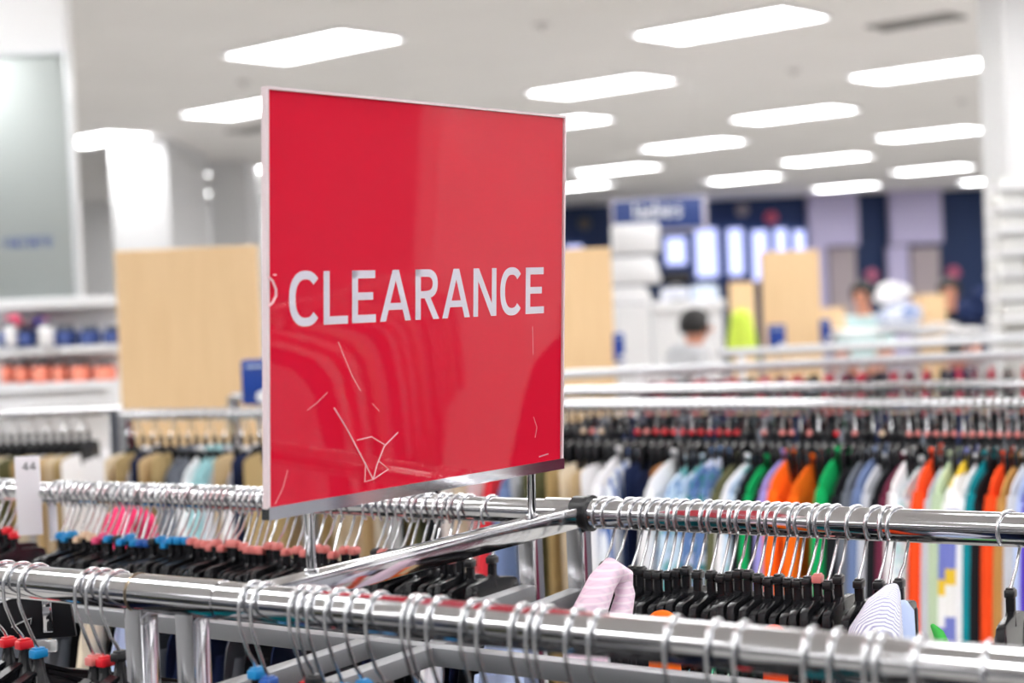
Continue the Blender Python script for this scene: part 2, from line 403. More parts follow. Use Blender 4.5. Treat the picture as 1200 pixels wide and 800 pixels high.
for k in range(7):
    P = [SP(u_of(633 + k * 1.6), .957 - .0006 * k - h, .0009) for h in (0, .003)]
    fp.tube(P, .0005, 4)
fp.build('small_print', mat('letter_white', (1, 1, 1)), sign)
# posts down to the crossbar
for px, u in ((363, None), (624, None)):
    pt = on_line(ca, cd, px + (3 if px < 400 else 0)); uu = u_of(px - 2 if px < 400 else px)
    tp = SP(uu, 1.0) + O
    m = MB().tube([Vector((pt.x, pt.y, ZR + .009)) - O, tp - O + Vector((0, 0, .003))], .0042, 20)
    m.tube([Vector((pt.x, pt.y, ZR + .009)) - O, Vector((pt.x, pt.y, ZR + .0115)) - O], .0062, 20).build('post', chrome, sign)

# ------------------------------------------------------------------ hangers
def hook_pts(r, tipfront, zn=-.052, rr=.0185):
    # local: y back, z up, rail axis along x through the origin
    s = -1 if tipfront else 1
    cz = r + .0016 - rr
    pts = [(0, s * rr * math.cos(R(a)), cz + rr * math.sin(R(a))) for a in range(-38, 196, 13)]
    pts += [(0, s * -rr * .99, cz - .012), (0, s * -rr * .9, cz - .018), (0, s * -rr * .5, -.038), (0, s * -.003, zn + .006), (0, 0, zn)]
    return pts
MESH = {}
def hook_mesh(r, tipfront, lod=8, dz=0):
    k = ('hook', r, tipfront, lod, dz)
    if k not in MESH:
        p = hook_pts(r, tipfront, -.052 + dz); m = MB().tube(p, .00155, lod)
        m.ball(p[0], .0022, sub=1); MESH[k] = m.mesh('hook', wire)
    return MESH[k]
def marker_mesh(c):
    k = ('mk', c)
    if k not in MESH:
        m = MB().box((0, 0, -.056), (.0095, .0145, .0075), bev=.0013).box((0, .0, -.0518), (.007, .010, .0025), bev=.0007)
        MESH[k] = m.mesh('size_marker', mark_mat(c))
    return MESH[k]
def outline(half, ztop, drop, hh, n=7):
    # right half of a hanger body, mirrored
    top = []
    for i in range(n + 1):
        t_ = i / n; y = .010 + (half - .018) * t_
        top.append((y, ztop - drop * (t_ ** 1.3)))
    ye, ze = top[-1]
    end = [(ye + .007, ze - .003), (half + .001, ze - .010), (half + .001, ze - hh * .8), (half - .004, ze - hh)]
    right = top + end
    return right
def panel_mesh():                          # deep solid shoulder hanger
    if 'panel' in MESH: return MESH['panel']
    r = outline(.052, -.0755, .003, .072)
    nk = [(.0042, -.060), (.0042, -.072)]
    o = nk + r + [(.03, -.144), (.0, -.140)]
    o = o + [(-y, z) for y, z in o[::-1][1:]]
    m = MB().prism(o, .0082, bev=.0016)
    # raised rim at both ends and clip line
    for s in (-1, 1):
        m.box((0, s * .0470, -.1165), (.0104, .0125, .062), bev=.003)
    m.tube([(0, 0, -.060), (0, 0, -.076), (0, 0, -.086)], [.0042, .0042, .0048], 10)
    MESH['panel'] = m.mesh('hanger_body', blackp); return MESH['panel']
def shirt_mesh():                          # wide I-section shirt hanger
    if 'shirt' in MESH: return MESH['shirt']
    o = [(.004, -.060), (.006, -.070), (.018, -.082)]
    n = 8
    top = [(.018 + .187 * t_ / n, -.082 - .052 * (t_ / n) ** 1.15) for t_ in range(1, n + 1)]
    bot = [(y, z - (.017 + .006 * (1 - y / .205))) for y, z in top[::-1]]
    o += top + [(.209, -.140), (.209, -.150)] + bot + [(.018, -.108), (0, -.106)]
    o = o + [(-y, z) for y, z in o[::-1][1:]]
    m = MB().prism(o, .004, bev=.0006)
    for s in (-1, 1):                      # flanges
        for (ya, za), (yb, zb_) in zip([(.006, -.072)] + top[:-1], top):
            m.bar((0, s * ya, za), (0, s * yb, zb_), .0115, .0028, up=Vector((0, 0, 1)))
        for (ya, za), (yb, zb_) in zip(bot[:-1], bot[1:]):
            m.bar((0, s * ya, za), (0, s * yb, zb_), .010, .0028, up=Vector((0, 0, 1)))
    m.tube([(0, 0, -.060), (0, 0, -.070), (0, 0, -.088)], [.0045, .006, .012], 10)
    MESH['shirt'] = m.mesh('hanger_body', blackp); return MESH['shirt']
def hanger(p, rz, r, tipfront, colour, body, label, group, tilt=0, lod=8, drop=0, swivel=0):
    h = empty('clothes_hanger', (p.x, p.y, p.z + drop), rot=(tilt, 0, rz)); tag(h, label, 'hanger', group)
    dz = random.choice((0, -.003, -.006)) if lod > 6 else 0
    hk = child('hook', hook_mesh(r, tipfront, lod, dz), h); hk.rotation_euler = (0, 0, -swivel)
    child('size_marker', marker_mesh(colour), h).location.z = dz; child('hanger_body', body, h).location.z = dz
    return h
def rz_of(az): return -az                  # azimuth from +Y towards +X
panel = panel_mesh(); shirt = shirt_mesh()

# front rail
fr_px = [(-14, 'red'), (5, 'red'), (23, 'blue'), (89, 'salmon'), (102, 'red'), (119, 'black'), (280, 'blue'), (294, 'royal blue'), (339, 'red'), (349, 'black'), (360, 'black'), (381, 'blue'), (405, 'blue'),
         (429, 'black'), (471, 'black'), (479, 'blue'), (500, 'black'), (540, 'black'), (559, 'black'), (598, 'black'), (617, 'blue'), (627, 'black'), (663, 'black'), (690, 'black'),
         (779, 'black'), (828, 'red'), (860, 'black'), (941, 'black'), (971, 'black'), (1012, 'black'), (1025, 'black'), (1069, 'black'), (1150, 'black')]
for i, (px, c) in enumerate(fr_px):
    az = R(30 + random.uniform(-2, 2)) + fdA if False else R(31)
    off = 20 - px * .009
    p = on_line(fa, fd, px + off)
    if px < 150: az = R(40 - px * .03)
    hanger(p, rz_of(az), RF, False, c, shirt, f'black shirt hanger with {c} size marker, {ordn(i + 1)} hook along the nearest chrome rail', 'hangers on the nearest rail', tilt=random.uniform(-.03, .03), lod=12)
garment_later = []
# back rail, panel hangers
RIGHT = [705, 717.6, 736.7, 745.7, 753.6, 760.5, 775, 780.5, 795, 814, 829, 834.6, 848, 859, 872, 885, 890.5, 902, 914, 927, 934, 947.5, 961, 969.5, 1001.5, 1025, 1035, 1045, 1180]
def keep_gap(ps, d, gap):
    out_ = []; last = -99
    for p, x in ps:
        s = (p - ma).dot(d)
        if s - last < gap: s = last + gap
        last = s; out_.append((ma + d * s, x))
    return out_
for i, (p, px) in enumerate(keep_gap([(on_line(ma, md, x + 2), x) for x in RIGHT], md, .0105)):
    c = 'salmon' if px == 947.5 else 'black'
    hanger(p, rz_of(R(28 + random.uniform(-2, 2))), RM, True, c, panel, f'black panel hanger with {c} marker, {ordn(i + 1)} hook past the black clamp', 'hangers past the clamp', tilt=random.uniform(-.05, .03), lod=12, swivel=R(16 + random.uniform(-8, 8)))
LEFT = [x for x in range(-20, 14, 8)] + [66 + 7.4 * k for k in range(34)] + [322 + 11 * k for k in range(9)] + [437, 446, 454, 466, 473, 486, 493, 500, 517, 525, 537, 547, 574]
def lc(px):
    if px < 20: return random.choice(('red', 'black', 'red'))
    if px < 105: return random.choice(('beige', 'blue'))
    if px < 130: return random.choice(('blue', 'pink', 'blue'))
    if px < 215: return random.choice(('blue', 'blue', 'royal blue', 'blue', 'black'))
    if px < 420: return 'salmon'
    return random.choice(('black', 'salmon', 'black'))
for i, (p, px) in enumerate(keep_gap([(on_line(ma, md, x + 2), x) for x in LEFT], md, .0105)):
    c = lc(px)
    hanger(p, rz_of(R(29 + random.uniform(-2, 2))), .0138, True, c, panel, f'black panel hanger with {c} marker, {ordn(i + 1)} hook on the farther rail', 'hangers on the farther rail behind the sign', tilt=random.uniform(-.06, .03), lod=8, swivel=R(13 + random.uniform(-10, 10)))
    if i % 3 == 1 or px > 420:
        w_ = random.choice(('black', 'black', 'navy', 'grey')); garment_later.append((p, px, w_, i))

# clip hanger and clear size label at the near end of the rack
ch_ = empty('clip_hanger', at(40, 722, 1.60)); tag(ch_, 'black clip hanger with chrome clip and clear size label behind the nearest rail', 'hanger')
cx_ = Matrix.Rotation(R(62), 4, 'Z')
mbd = MB().prism([(-.075, -.022), (-.07, .006), (-.02, .020), (.028, .020), (.036, .012), (.040, -.022)], .012, bev=.002); mbd.bm.transform(Matrix.Rotation(R(-80), 4, 'Z')); mbd.build('hanger_body', blackp, ch_)
MB().box((.016, -.009, .002), (.010, .003, .034), bev=.001).box((.016, -.011, .014), (.007, .004, .006), bev=.001).build('clip', chrome, ch_)
MB().tube([(-.02, -.009, -.008), (-.006, -.009, -.002), (.0, -.009, 0), (-.001, -.009, -.006)], .0012, 6).build('spring', chrome, ch_)
MB().box((.010, -.02, -.026), (.036, .006, .013), bev=.003).build('size_label', clearp, ch_)
# size divider "44"
dp = on_line(ma, md, 45); dp.z -= .003
dv = empty('size_divider', dp, math.atan2(md.y, md.x)+R(60)); tag(dv, 'white plastic size divider marked 44 clipped over the farther rail', 'size divider')
dv.rotation_euler = (0, 0, 0)
S = 1900 / (dp.y)
W2 = .0195
m = MB().box((-.0075, -.019, -.0), (W2 * 1.75, .003, .085 * 1.25), bev=.0012)
m.build('plate', mat('ivory_plastic', srgb(238, 234, 240), .35), dv)
MB().box((-.0075, -.021, .0), (W2 * 1.75, .0022, .107), bev=.001)
tb = mat('ink_black', (.02, .02, .025), .6)
m = MB()
for ox in (-.0135, -.0035):
    for a, b2 in (((ox + .0005, .0375), (ox + .0055, .045)), ((ox, .0375), (ox + .0075, .0375)), ((ox + .0055, .0345), (ox + .0055, .045))):
        m.tube([(a[0], -.0212, a[1]), (b2[0], -.0212, b2[1])], .0006, 6)
m.build('numerals', tb, dv)
m = MB().tube([(0, math.cos(R(a)) * .0175, math.sin(R(a)) * .0175) for a in range(-200, 30, 15)], .0022, 8); m.build('clip', mat('ivory_plastic', (1, 1, 1)), dv)
m = MB().box((.018, -.0, -.035), (.012, .003, .06), bev=.001); m.build('tail', mat('ivory_plastic', (1, 1, 1)), dv)

# ------------------------------------------------------------------ garments
def garment_mesh(kind, name, m_, seed=0, half=.2, length=.62, thick=.011):
    rn = random.Random(seed); ph = rn.random() * 6
    m = MB(); ny, nz_ = 22, 16; g = {}
    for side in (0, 1):
        for i in range(ny + 1):
            y = -half + 2 * half * i / ny; a = abs(y) / half
            if kind == 'shirt': zt = 0 if a < .15 else -.004 - .048 * ((a - .15) / .85) ** 1.5 - (.03 * max(0, (a - .8) / .2) ** 2)
            elif kind == 'jacket': zt = 0 if a < .25 else -.010 - .055 * ((a - .25) / .75) ** 2.2 - (.04 * max(0, (a - .85) / .15) ** 2)
            else: zt = -.012 * a ** 6
            for j in range(nz_ + 1):
                t_ = j / nz_
                zb2 = -length + .02 * math.sin(y * 20 + ph)
                z = zt + (zb2 - zt) * t_
                th = thick * (1 - a ** 6) * min(1, .25 + t_ * 8) * (1 + .35 * math.sin(y * 38 + ph) * min(1, t_ * 3))
                x = (th if side else -th) + .004 * math.sin(y * 17 + ph + z * 6) * t_
                g[side, i, j] = m.bm.verts.new((x, y * (1 - .10 * math.sin(min(t_ * 2, 1) * math.pi / 2) * (kind != 'pants')), z))
        for i in range(ny):
            for j in range(nz_): m.bm.faces.new((g[side, i, j], g[side, i + 1, j], g[side, i + 1, j + 1], g[side, i, j + 1]))
    for j in range(nz_):
        for i in (0, ny): m.bm.faces.new((g[0, i, j], g[0, i, j + 1], g[1, i, j + 1], g[1, i, j]))
    for i in range(ny):
        for j in (0, nz_): m.bm.faces.new((g[0, i, j], g[1, i, j], g[1, i + 1, j], g[0, i + 1, j]))
    return m.mesh(name, m_)
def sleeve_mesh(m_, s, half=.2, length=.3):
    m = MB(); pts = []; rs = []
    for k in range(9):
        t_ = k / 8
        pts.append((0, s * (half - .030 + .035 * t_ ** .7), -.055 - length * t_)); rs.append(.011 + .0055 * math.sin(min(1, t_ * 3) * 1.57))
    m.tube(pts, rs, 12)
    for v in m.bm.verts: v.co.y = s * half * .9 + (v.co.y - s * half * .9) * 1.6
    return m.mesh('sleeve', m_)
def collar_mesh(m_):
    m = MB()
    ring = [(math.sin(R(a)) * .012, math.cos(R(a)) * .040, .004 + .006 * math.cos(R(2 * a))) for a in range(0, 361, 20)]
    m.tube(ring, .0055, 8, caps=False); return m.mesh('collar', m_)
GM = {}
def garment(p, rz, kind, fab, desc, label, group, zoff=-.088, half=.2, length=.62, catname=None, thick=.011, tilt=0):
    key = (kind, fab.name, round(half, 2), round(length, 2), thick)
    if key not in GM:
        GM[key] = (garment_mesh(kind, 'garment_body', fab, hash(key) % 97 if False else len(GM), half, length, thick),
                   [sleeve_mesh(fab, s, half) for s in (-1, 1)] if kind != 'pants' else [], collar_mesh(fab) if kind != 'pants' else None)
    b_, sl, cl = GM[key]
    nm = {'shirt': 'hanging_shirt', 'jacket': 'hanging_jacket', 'pants': 'hanging_trousers'}[kind]
    g = empty(nm, (p.x, p.y, p.z + zoff), rot=(tilt, 0, rz)); tag(g, label, catname or {'shirt': 'shirt', 'jacket': 'jacket', 'pants': 'trousers'}[kind], group)
    child('garment_body', b_, g)
    for s in sl: child('sleeve', s, g)
    if cl and thick > .0036: child('collar', cl, g)
    return g
C = srgb
FAB = {
 'olive': fabric('olive', C(98, 98, 70)), 'tan': fabric('tan', C(205, 180, 140)), 'beige': fabric('beige', C(228, 214, 190)), 'khaki': fabric('khaki', C(182, 158, 112)),
 'white': fabric('white', C(238, 236, 238)), 'navy': fabric('navy', C(30, 42, 78)), 'brown': fabric('brown', C(165, 112, 66)), 'black': fabric('black', C(26, 27, 32)),
 'blue striped': fabric('blue striped', C(228, 232, 240), 'stripe', C(90, 120, 185)), 'blue floral': fabric('blue floral', C(200, 218, 235), 'floral', C(110, 150, 200), C(100, 170, 170), 2.2),
 'green floral': fabric('green floral', C(95, 125, 175), 'floral', C(60, 130, 135), C(205, 212, 232), 2.2), 'green': fabric('green', C(12, 168, 92)), 'lavender': fabric('lavender', C(160, 152, 222)),
 'orange': fabric('orange', C(250, 108, 18)), 'scarlet': fabric('scarlet', C(246, 78, 28)), 'grey': fabric('grey', C(110, 115, 125)), 'slate blue': fabric('slate blue', C(110, 128, 168)),
 'maroon': fabric('maroon', C(110, 42, 66)), 'pale plaid': fabric('pale plaid', C(222, 232, 234), 'plaid', C(180, 210, 212), C(200, 214, 224)), 'sage': fabric('sage', C(190, 208, 176)),
 'blue and yellow striped': fabric('blue and yellow striped', C(120, 128, 200), 'hstripe', C(240, 238, 236), C(236, 198, 60), .6), 'teal': fabric('teal', C(10, 138, 150)),
 'purple': fabric('purple', C(92, 62, 190)), 'camel': fabric('camel', C(190, 140, 78)), 'pale blue': fabric('pale blue', C(190, 205, 240)), 'light grey': fabric('light grey', C(198, 200, 208)),
 'pink plaid': fabric('pink plaid', C(232, 205, 222), 'plaid', C(222, 198, 216), C(236, 220, 230), 4), 'green check': fabric('green check', C(235, 240, 236), 'plaid', C(20, 150, 100), C(90, 190, 150), 2),
 'fine striped': fabric('fine striped', C(240, 240, 246), 'stripe', C(170, 170, 205), scale=11), 'aqua': fabric('aqua', C(160, 205, 210)), 'red': fabric('red', C(210, 50, 60)), 'magenta': fabric('magenta', C(235, 60, 110)),
 'lime': fabric('lime', C(80, 200, 90)), 'bright blue': fabric('bright blue', C(40, 70, 190)),
}
def vis(px): return int(px)
# garments on the back rail of the front rack
MID = [(838, 'green check', 'shirt', -.112, .12),
       (584, 'pale blue', 'shirt', -.108, .13), (524, 'white', 'shirt', -.104, .13), (140, 'beige', 'shirt', -.080, .12), (176, 'pale blue', 'shirt', -.09, .12)]
for px, fb_, kd, zo, hf in MID:
    p = on_line(ma, md, px)
    garment(p, rz_of(R(13)), kd, FAB[fb_], '', f'{fb_} shirt tucked among black panel hangers' + (' past the clamp' if px > 700 else ' near the sign' if px > 400 else ' by the divider' if px < 150 else ''), 'shirts between the panel hangers', zo, hf, .5, thick=.0035)
# bright pieces: orange cap of fabric, draped pink top
p = on_line(ma, md, 772); q = at(776, 728, 1.52)
g = MB().ball((0, 0, 0), .0135, (1, .9, .8), 3); g.tube([(0, 0, 0), (0.001, .0, -.03), (0, 0, -.16)], [.012, .015, .018], 14)
o = g.build('rolled_scarf', FAB['orange']); o.location = q; tag(o, 'bright orange rolled cloth poking up between black panel hangers', 'cloth')
q = at(907, 742, 1.45); g = MB().ball((0, 0, 0), .010, (1, .9, .8), 3); g.tube([(0, 0, 0), (0, 0, -.12)], [.010, .014], 12)
o = g.build('rolled_scarf', FAB['scarlet']); o.location = q; tag(o, 'small red rolled cloth just above the nearest rail under the panel hangers', 'cloth')
dr = MB()
P = [at(x, y, D) for x, y, D in ((733, 700, 1.52), (728, 676, 1.51), (716, 668, 1.50), (704, 683, 1.49), (694, 712, 1.47), (688, 745, 1.46), (684, 790, 1.45))]
dr.tube(P, [.008, .0105, .012, .0135, .016, .0195, .021], 20)
P = [at(x, y, D) for x, y, D in ((712, 664, 1.52), (727, 672, 1.51), (733, 696, 1.505), (728, 725, 1.49), (722, 760, 1.48))]
dr.tube(P, [.006, .008, .0095, .011, .012], 16)
for v in dr.bm.verts:
    v.co += Vector((math.sin(v.co.z * 90), math.sin(v.co.x * 120), 0)) * .0014
o = dr.build('draped_top', FAB['pink plaid']); tag(o, 'pale pink plaid top draped over the hangers beside the black clamp', 'top')
for pts, rs, fb_, lb in (([(1049, 686, 1.475), (1045, 692, 1.47), (1036, 712, 1.455), (1027, 742, 1.44), (1020, 800, 1.43)], [.003, .008, .0165, .024, .030], 'fine striped', 'white finely striped shirt shoulder jutting out between the last black panel hangers'),
                         ([(1060, 706, 1.49), (1058, 714, 1.485), (1056, 745, 1.475), (1055, 800, 1.46)], [.004, .0105, .013, .015], 'pale blue', 'pale blue shirt beside the white finely striped shirt'),
                         ([(1092, 732, 1.50), (1100, 742, 1.49), (1107, 760, 1.48), (1110, 800, 1.47)], [.002, .005, .007, .010], 'lime', 'lime green shirt edge beyond the pale blue shirt')):
    m = MB().tube([at(*q_) for q_ in pts], rs, 18)
    for v in m.bm.verts: v.co.y += .0016 * math.sin(v.co.z * 160)
    tag(m.build('hanging_shirt', FAB[fb_]), lb, 'shirt')
tg = MB().bar(at(690, 737, 1.50), at(699, 697, 1.52), .001, .013, up=Vector((0, -1, 0))).build('price_tag', FAB['tan']); tag(tg, 'tan card price tag beside the draped pink top', 'price tag')
# magenta top behind the left hangers
p = on_line(ma, md, 160) + Vector((.04, .16, 0))
gl_c = {}
for p, px, f_, i in garment_later:
    gl_c[f_] = gl_c.get(f_, 0) + 1
    garment(p, rz_of(R(17)), 'shirt', FAB[f_], '', f'{f_} shirt low under the panel hangers of the farther rail, {ordn(gl_c[f_])} of its colour', 'dark shirts below the farther rail', -.135, .07, .5, thick=.004)
for k, px in enumerate(RIGHT[1:-1:2]):
    f_ = ('black', 'navy', 'white', 'black', 'grey')[k % 5]; gl_c['R' + f_] = gl_c.get('R' + f_, 0) + 1
    garment(on_line(ma, md, px), rz_of(R(17)), 'shirt', FAB[f_], '', f'{f_} shirt low under the panel hangers past the clamp, {ordn(gl_c["R" + f_])} of its colour', 'shirts low past the clamp', -.137, .07, .5, thick=.004)
fc = {}
for k, (px, c) in enumerate(fr_px):
    f_ = ('black', 'black', 'navy', 'black', 'grey', 'teal', 'black')[k % 7]; fc[f_] = fc.get(f_, 0) + 1
    garment(on_line(fa, fd, px + 20 - px * .009), rz_of(R(31) if px > 150 else R(40 - px * .03)), 'shirt', FAB[f_], '', f'{f_} shirt hanging from the nearest rail, {ordn(fc[f_])} of its colour', 'shirts on the nearest rail', -.115, .185, .6, thick=.0045)
mg = MB(); P = [at(x, y, D) for x, y, D in ((176, 640, 2.32), (168, 612, 2.30), (150, 600, 2.28), (138, 612, 2.26), (133, 650, 2.24))]
mg.tube(P, [.014, .018, .020, .020, .022], 18)
tag(mg.build('draped_top', FAB['magenta']), 'magenta top draped behind the blue marked hangers on the farther rail', 'top')
# ------------------------------------------------------------------ racks behind
BACKH = {}
def back_rack(a, b, label, sets, hook_r=.0125, uprights=(), mat_=chrome):
    d = (b - a).normalized(); r = empty('clothing_rack', (0, 0, 0)); tag(r, label, 'clothing rack', 'clothing racks further back')
    MB().tube([a, b], hook_r, 20).build('rail', mat_, r)
    n = Vector((-d.y, d.x, 0))
    for t_ in uprights:
        p = a.lerp(b, t_)
        MB().bar((p.x, p.y, .03), (p.x, p.y, p.z + .0 ), .024, .024, up=d).build('upright', white2 if mat_ is not chrome else chrome, r)
        MB().bar((p.x - n.x * .3, p.y - n.y * .3, .02), (p.x + n.x * .3, p.y + n.y * .3, .02), .04, .03).build('foot', chrome, r)
    return d
def line_px(a, d, px):
    return on_line(a, d, px)
# rack B : bright clothes row
Ba, Bb = atz(640, 475, ZR), atz(1200, 474, ZR)
Bd = (Bb - Ba).normalized(); B0 = Ba - Bd * .75; B1 = Bb + Bd * .5
back_rack(B0, B1, 'long chrome rail holding the bright orange, green and black clothes', None, uprights=(.04, .965))
GB = [(318, 'grey', 'p'), (335, 'tan', 'p'), (352, 'light grey', 'p'), (372, 'khaki', 'p'), (388, 'beige', 'p'), (404, 'beige', 'p'), (420, 'tan', 'p'), (436, 'beige', 'p'), (450, 'light grey', 'p'), (466, 'khaki', 'p'), (482, 'olive', 'p'), (498, 'black', 'p'),
      (515, 'white', 'p'), (530, 'beige', 'p'), (546, 'white', 'p'), (564, 'red', 's'), (580, 'slate blue', 's'), (597, 'light grey', 'p'), (611, 'olive', 'p'), (625, 'olive', 'p'), (639, 'khaki', 'p'),
      (655, 'beige', 'p'), (668, 'tan', 'p'), (680, 'white', 'p'), (692, 'white', 's'), (706, 'blue striped', 's'), (716, 'beige', 'p'), (730, 'navy', 'p'), (744, 'navy', 'p'), (753, 'white', 's'), (762, 'brown', 'p'),
      (776, 'blue floral', 's'), (790, 'blue floral', 's'), (803, 'green floral', 's'), (818, 'green floral', 's'), (831, 'olive', 's'), (842, 'white', 's'), (850, 'blue floral', 's'), (860, 'black', 's'), (870, 'green', 's'),
      (880, 'black', 's'), (888, 'lavender', 's'), (898, 'orange', 's'), (922, 'orange', 's'), (955, 'green', 's'), (972, 'black', 's'), (986, 'grey', 's'), (998, 'slate blue', 's'), (1008, 'light grey', 's'), (1018, 'black', 's'),
      (1030, 'maroon', 's'), (1040, 'white', 's'), (1052, 'pale plaid', 's'), (1070, 'scarlet', 's'), (1083, 'light grey', 's'), (1092, 'sage', 's'), (1102, 'blue and yellow striped', 's'),
      (1112, 'blue and yellow striped', 's'), (1124, 'white', 's'), (1131, 'teal', 's'), (1137, 'black', 's'), (1155, 'scarlet', 's'), (1168, 'camel', 's'), (1180, 'light grey', 's'), (1189, 'pale blue', 's'), (1198, 'purple', 's'), (1214, 'grey', 's')]
cnt = {}
AZB = R(30)
def near_px(target, a, d, az, half, dz):
    off = Vector((-math.sin(az) * half, -math.cos(az) * half, dz)); return on_line(a + off, d, target) - off
for k in range(88):
    px = 322 + k * 10.6
    c = 'salmon' if px > 1060 else ('red' if 760 < px < 870 else random.choice(('black', 'black', 'salmon', 'beige')) if px < 740 or px > 980 else random.choice(('red', 'black', 'black', 'salmon')))
    hanger(line_px(Ba, Bd, px), rz_of(R(18 + random.uniform(-4, 4))), .0125, k % 2 == 0, c, panel, f'black panel hanger with {c} marker, {ordn(k + 1)} along the rail of bright clothes', 'hangers on the rail of bright clothes', lod=5)
PX0 = None
for i, (px, f_, k) in enumerate(GB):
    az = AZB + random.uniform(-.05, .05); cnt[f_] = cnt.get(f_, 0) + 1
    kind = {'s': 'shirt', 'p': 'pants'}[k]
    if f_ in ('black', 'camel', 'scarlet') and k == 's': kind = 'jacket'
    half = .17 if k == 's' else .12
    zo = (-.092 if k == 's' else -.115) - random.uniform(0, .022)
    p = near_px(px, Ba, Bd, az, half, zo)
    word = {'shirt': 'shirt', 'jacket': 'jacket', 'pants': 'pair of trousers'}[kind]
    garment(p, rz_of(az), kind, FAB[f_], '', f'{f_} {word}, {ordn(cnt[f_])} in its colour on the rail of bright clothes', 'clothes on the rail behind the sign', zo, half, .62 if k == 's' else .8, thick=.009)
# rack A just behind, rack C and D beyond
Aa, Ab = atz(660, 459, ZR), atz(1200, 451, ZR); Ad = (Ab - Aa).normalized()
back_rack(Aa - Ad * 1.0, Ab + Ad * .5, 'chrome rail directly behind the rail of bright clothes', None, uprights=(.0, .66,))
for k in range(52):
    px = 664 + k * 10.6; p = line_px(Aa, Ad, px)
    c = random.choice(('black', 'black', 'salmon', 'beige'))
    hanger(p, rz_of(R(20 + random.uniform(-4, 4))), .0125, k % 2 == 0, c, panel, f'black panel hanger with {c} marker, {ordn(k + 1)} on the rail directly behind the bright clothes', 'hangers on the second rail back', lod=5)
for k in range(30):
    px = 690 + k * 19; f_ = ('black', 'grey', 'black', 'navy', 'black')[k % 5]
    cnt['A' + f_] = cnt.get('A' + f_, 0) + 1
    garment(line_px(Aa, Ad, px), rz_of(R(22)), 'shirt', FAB[f_], '', f'{f_} shirt, {ordn(cnt["A" + f_])} in its colour on the rail directly behind the bright clothes', 'dark shirts on the second rail back', -.075, .17, .7, thick=.012)
Ca, Cb = atz(657, 439, ZR), atz(1200, 415, ZR); Cd_ = (Cb - Ca).normalized()
back_rack(Ca - Cd_ * .6, Cb + Cd_ * .6, 'pale metal rail third from the bright clothes, holding crimson marked hangers', None, uprights=(.32,), mat_=pale_steel, hook_r=.014)
for k in range(44):
    px = 752 + k * 10.6; p = line_px(Ca, Cd_, px)
    c = random.choice(('crimson', 'crimson', 'black', 'crimson'))
    hanger(p, rz_of(R(15 + random.uniform(-4, 4))), .014, k % 2 == 0, c, panel, f'black panel hanger with {c} marker, {ordn(k + 1)} on the pale rail third back', 'hangers on the third rail back', lod=5)
for k in range(24):
    f_ = ('maroon', 'crimson', 'black', 'crimson')[k % 4]; cnt['C' + f_] = cnt.get('C' + f_, 0) + 1
    garment(line_px(Ca, Cd_, 762 + k * 19), rz_of(R(18)), 'pants', fabric('crimson', C(186, 40, 66)) if f_ == 'crimson' else FAB[f_], '', f'{f_} trousers, {ordn(cnt["C" + f_])} in its colour on the pale third rail back', 'clothes on the third rail back', -.036, .14, .6, thick=.012)
Da, Db = atz(900, 411, ZR), atz(1200, 396, ZR); Dd = (Db - Da).normalized()
back_rack(Da - Dd * .2, Db + Dd * .6, 'pale rail farthest back, in front of the fitting room tables', None, uprights=(.05, .9), mat_=pale_steel, hook_r=.016)
# left racks behind
La, Lb = atz(142, 486, ZR), atz(310, 484, ZR); Ld = (Lb - La).normalized()
back_rack(La, Lb + Ld * .35, 'chrome rail standing before the large tan board', None, uprights=(.015, .98))
LG = ['beige', 'khaki', 'white', 'navy', 'tan', 'khaki', 'grey', 'grey', 'white', 'aqua', 'aqua', 'light grey', 'tan', 'white', 'navy', 'khaki']
cl_ = {}
for k, f_ in enumerate(LG):
    px = 156 + k * 10.5; p = line_px(La, Ld, px); az = R(14 + random.uniform(-3, 3)); c = 'black'
    hanger(p, rz_of(az), .0125, k % 2 == 0, c, panel, f'black hanger, {ordn(k + 1)} along the rail before the large tan board', 'hangers before the tan board', lod=5)
    cl_[f_] = cl_.get(f_, 0) + 1
    garment(p, rz_of(az), 'shirt' if f_ in ('grey', 'aqua', 'white', 'light grey') else 'pants', FAB[f_], '', f'{f_} garment, {ordn(cl_[f_])} in its colour on the rail before the large tan board', 'clothes before the tan board', -.085, .15, .6, thick=.009, catname='garment')
Ka, Kb = atz(-10, 485, ZR), atz(100, 481, ZR); Kd = (Kb - Ka).normalized()
back_rack(Ka - Kd * .4, Kb + Kd * .1, 'chrome rail below the shelf of coral packs', None, uprights=(.1, .97))
KG = ['slate blue', 'olive', 'tan', 'beige', 'olive', 'khaki', 'beige', 'light grey', 'tan', 'beige', 'khaki', 'white']
cl_ = {}
for k, f_ in enumerate(KG):
    px = -8 + k * 10; p = line_px(Ka, Kd, px); az = R(12 + random.uniform(-3, 3))
    hanger(p, rz_of(az), .0125, k % 2 == 0, 'black', panel, f'black hanger, {ordn(k + 1)} along the rail below the coral packs', 'hangers below the coral packs', lod=5)
    cl_[f_] = cl_.get(f_, 0) + 1
    garment(p, rz_of(az), 'pants', FAB[f_], '', f'{f_} folded trousers, {ordn(cl_[f_])} in its colour below the shelf of coral packs', 'trousers below the coral packs', -.105, .15, .6, thick=.009)
# khaki row crossing behind the 44 divider
Ja, Jb = atz(-10, 506, ZR), atz(140, 500, ZR); Jd = (Jb - Ja).normalized()

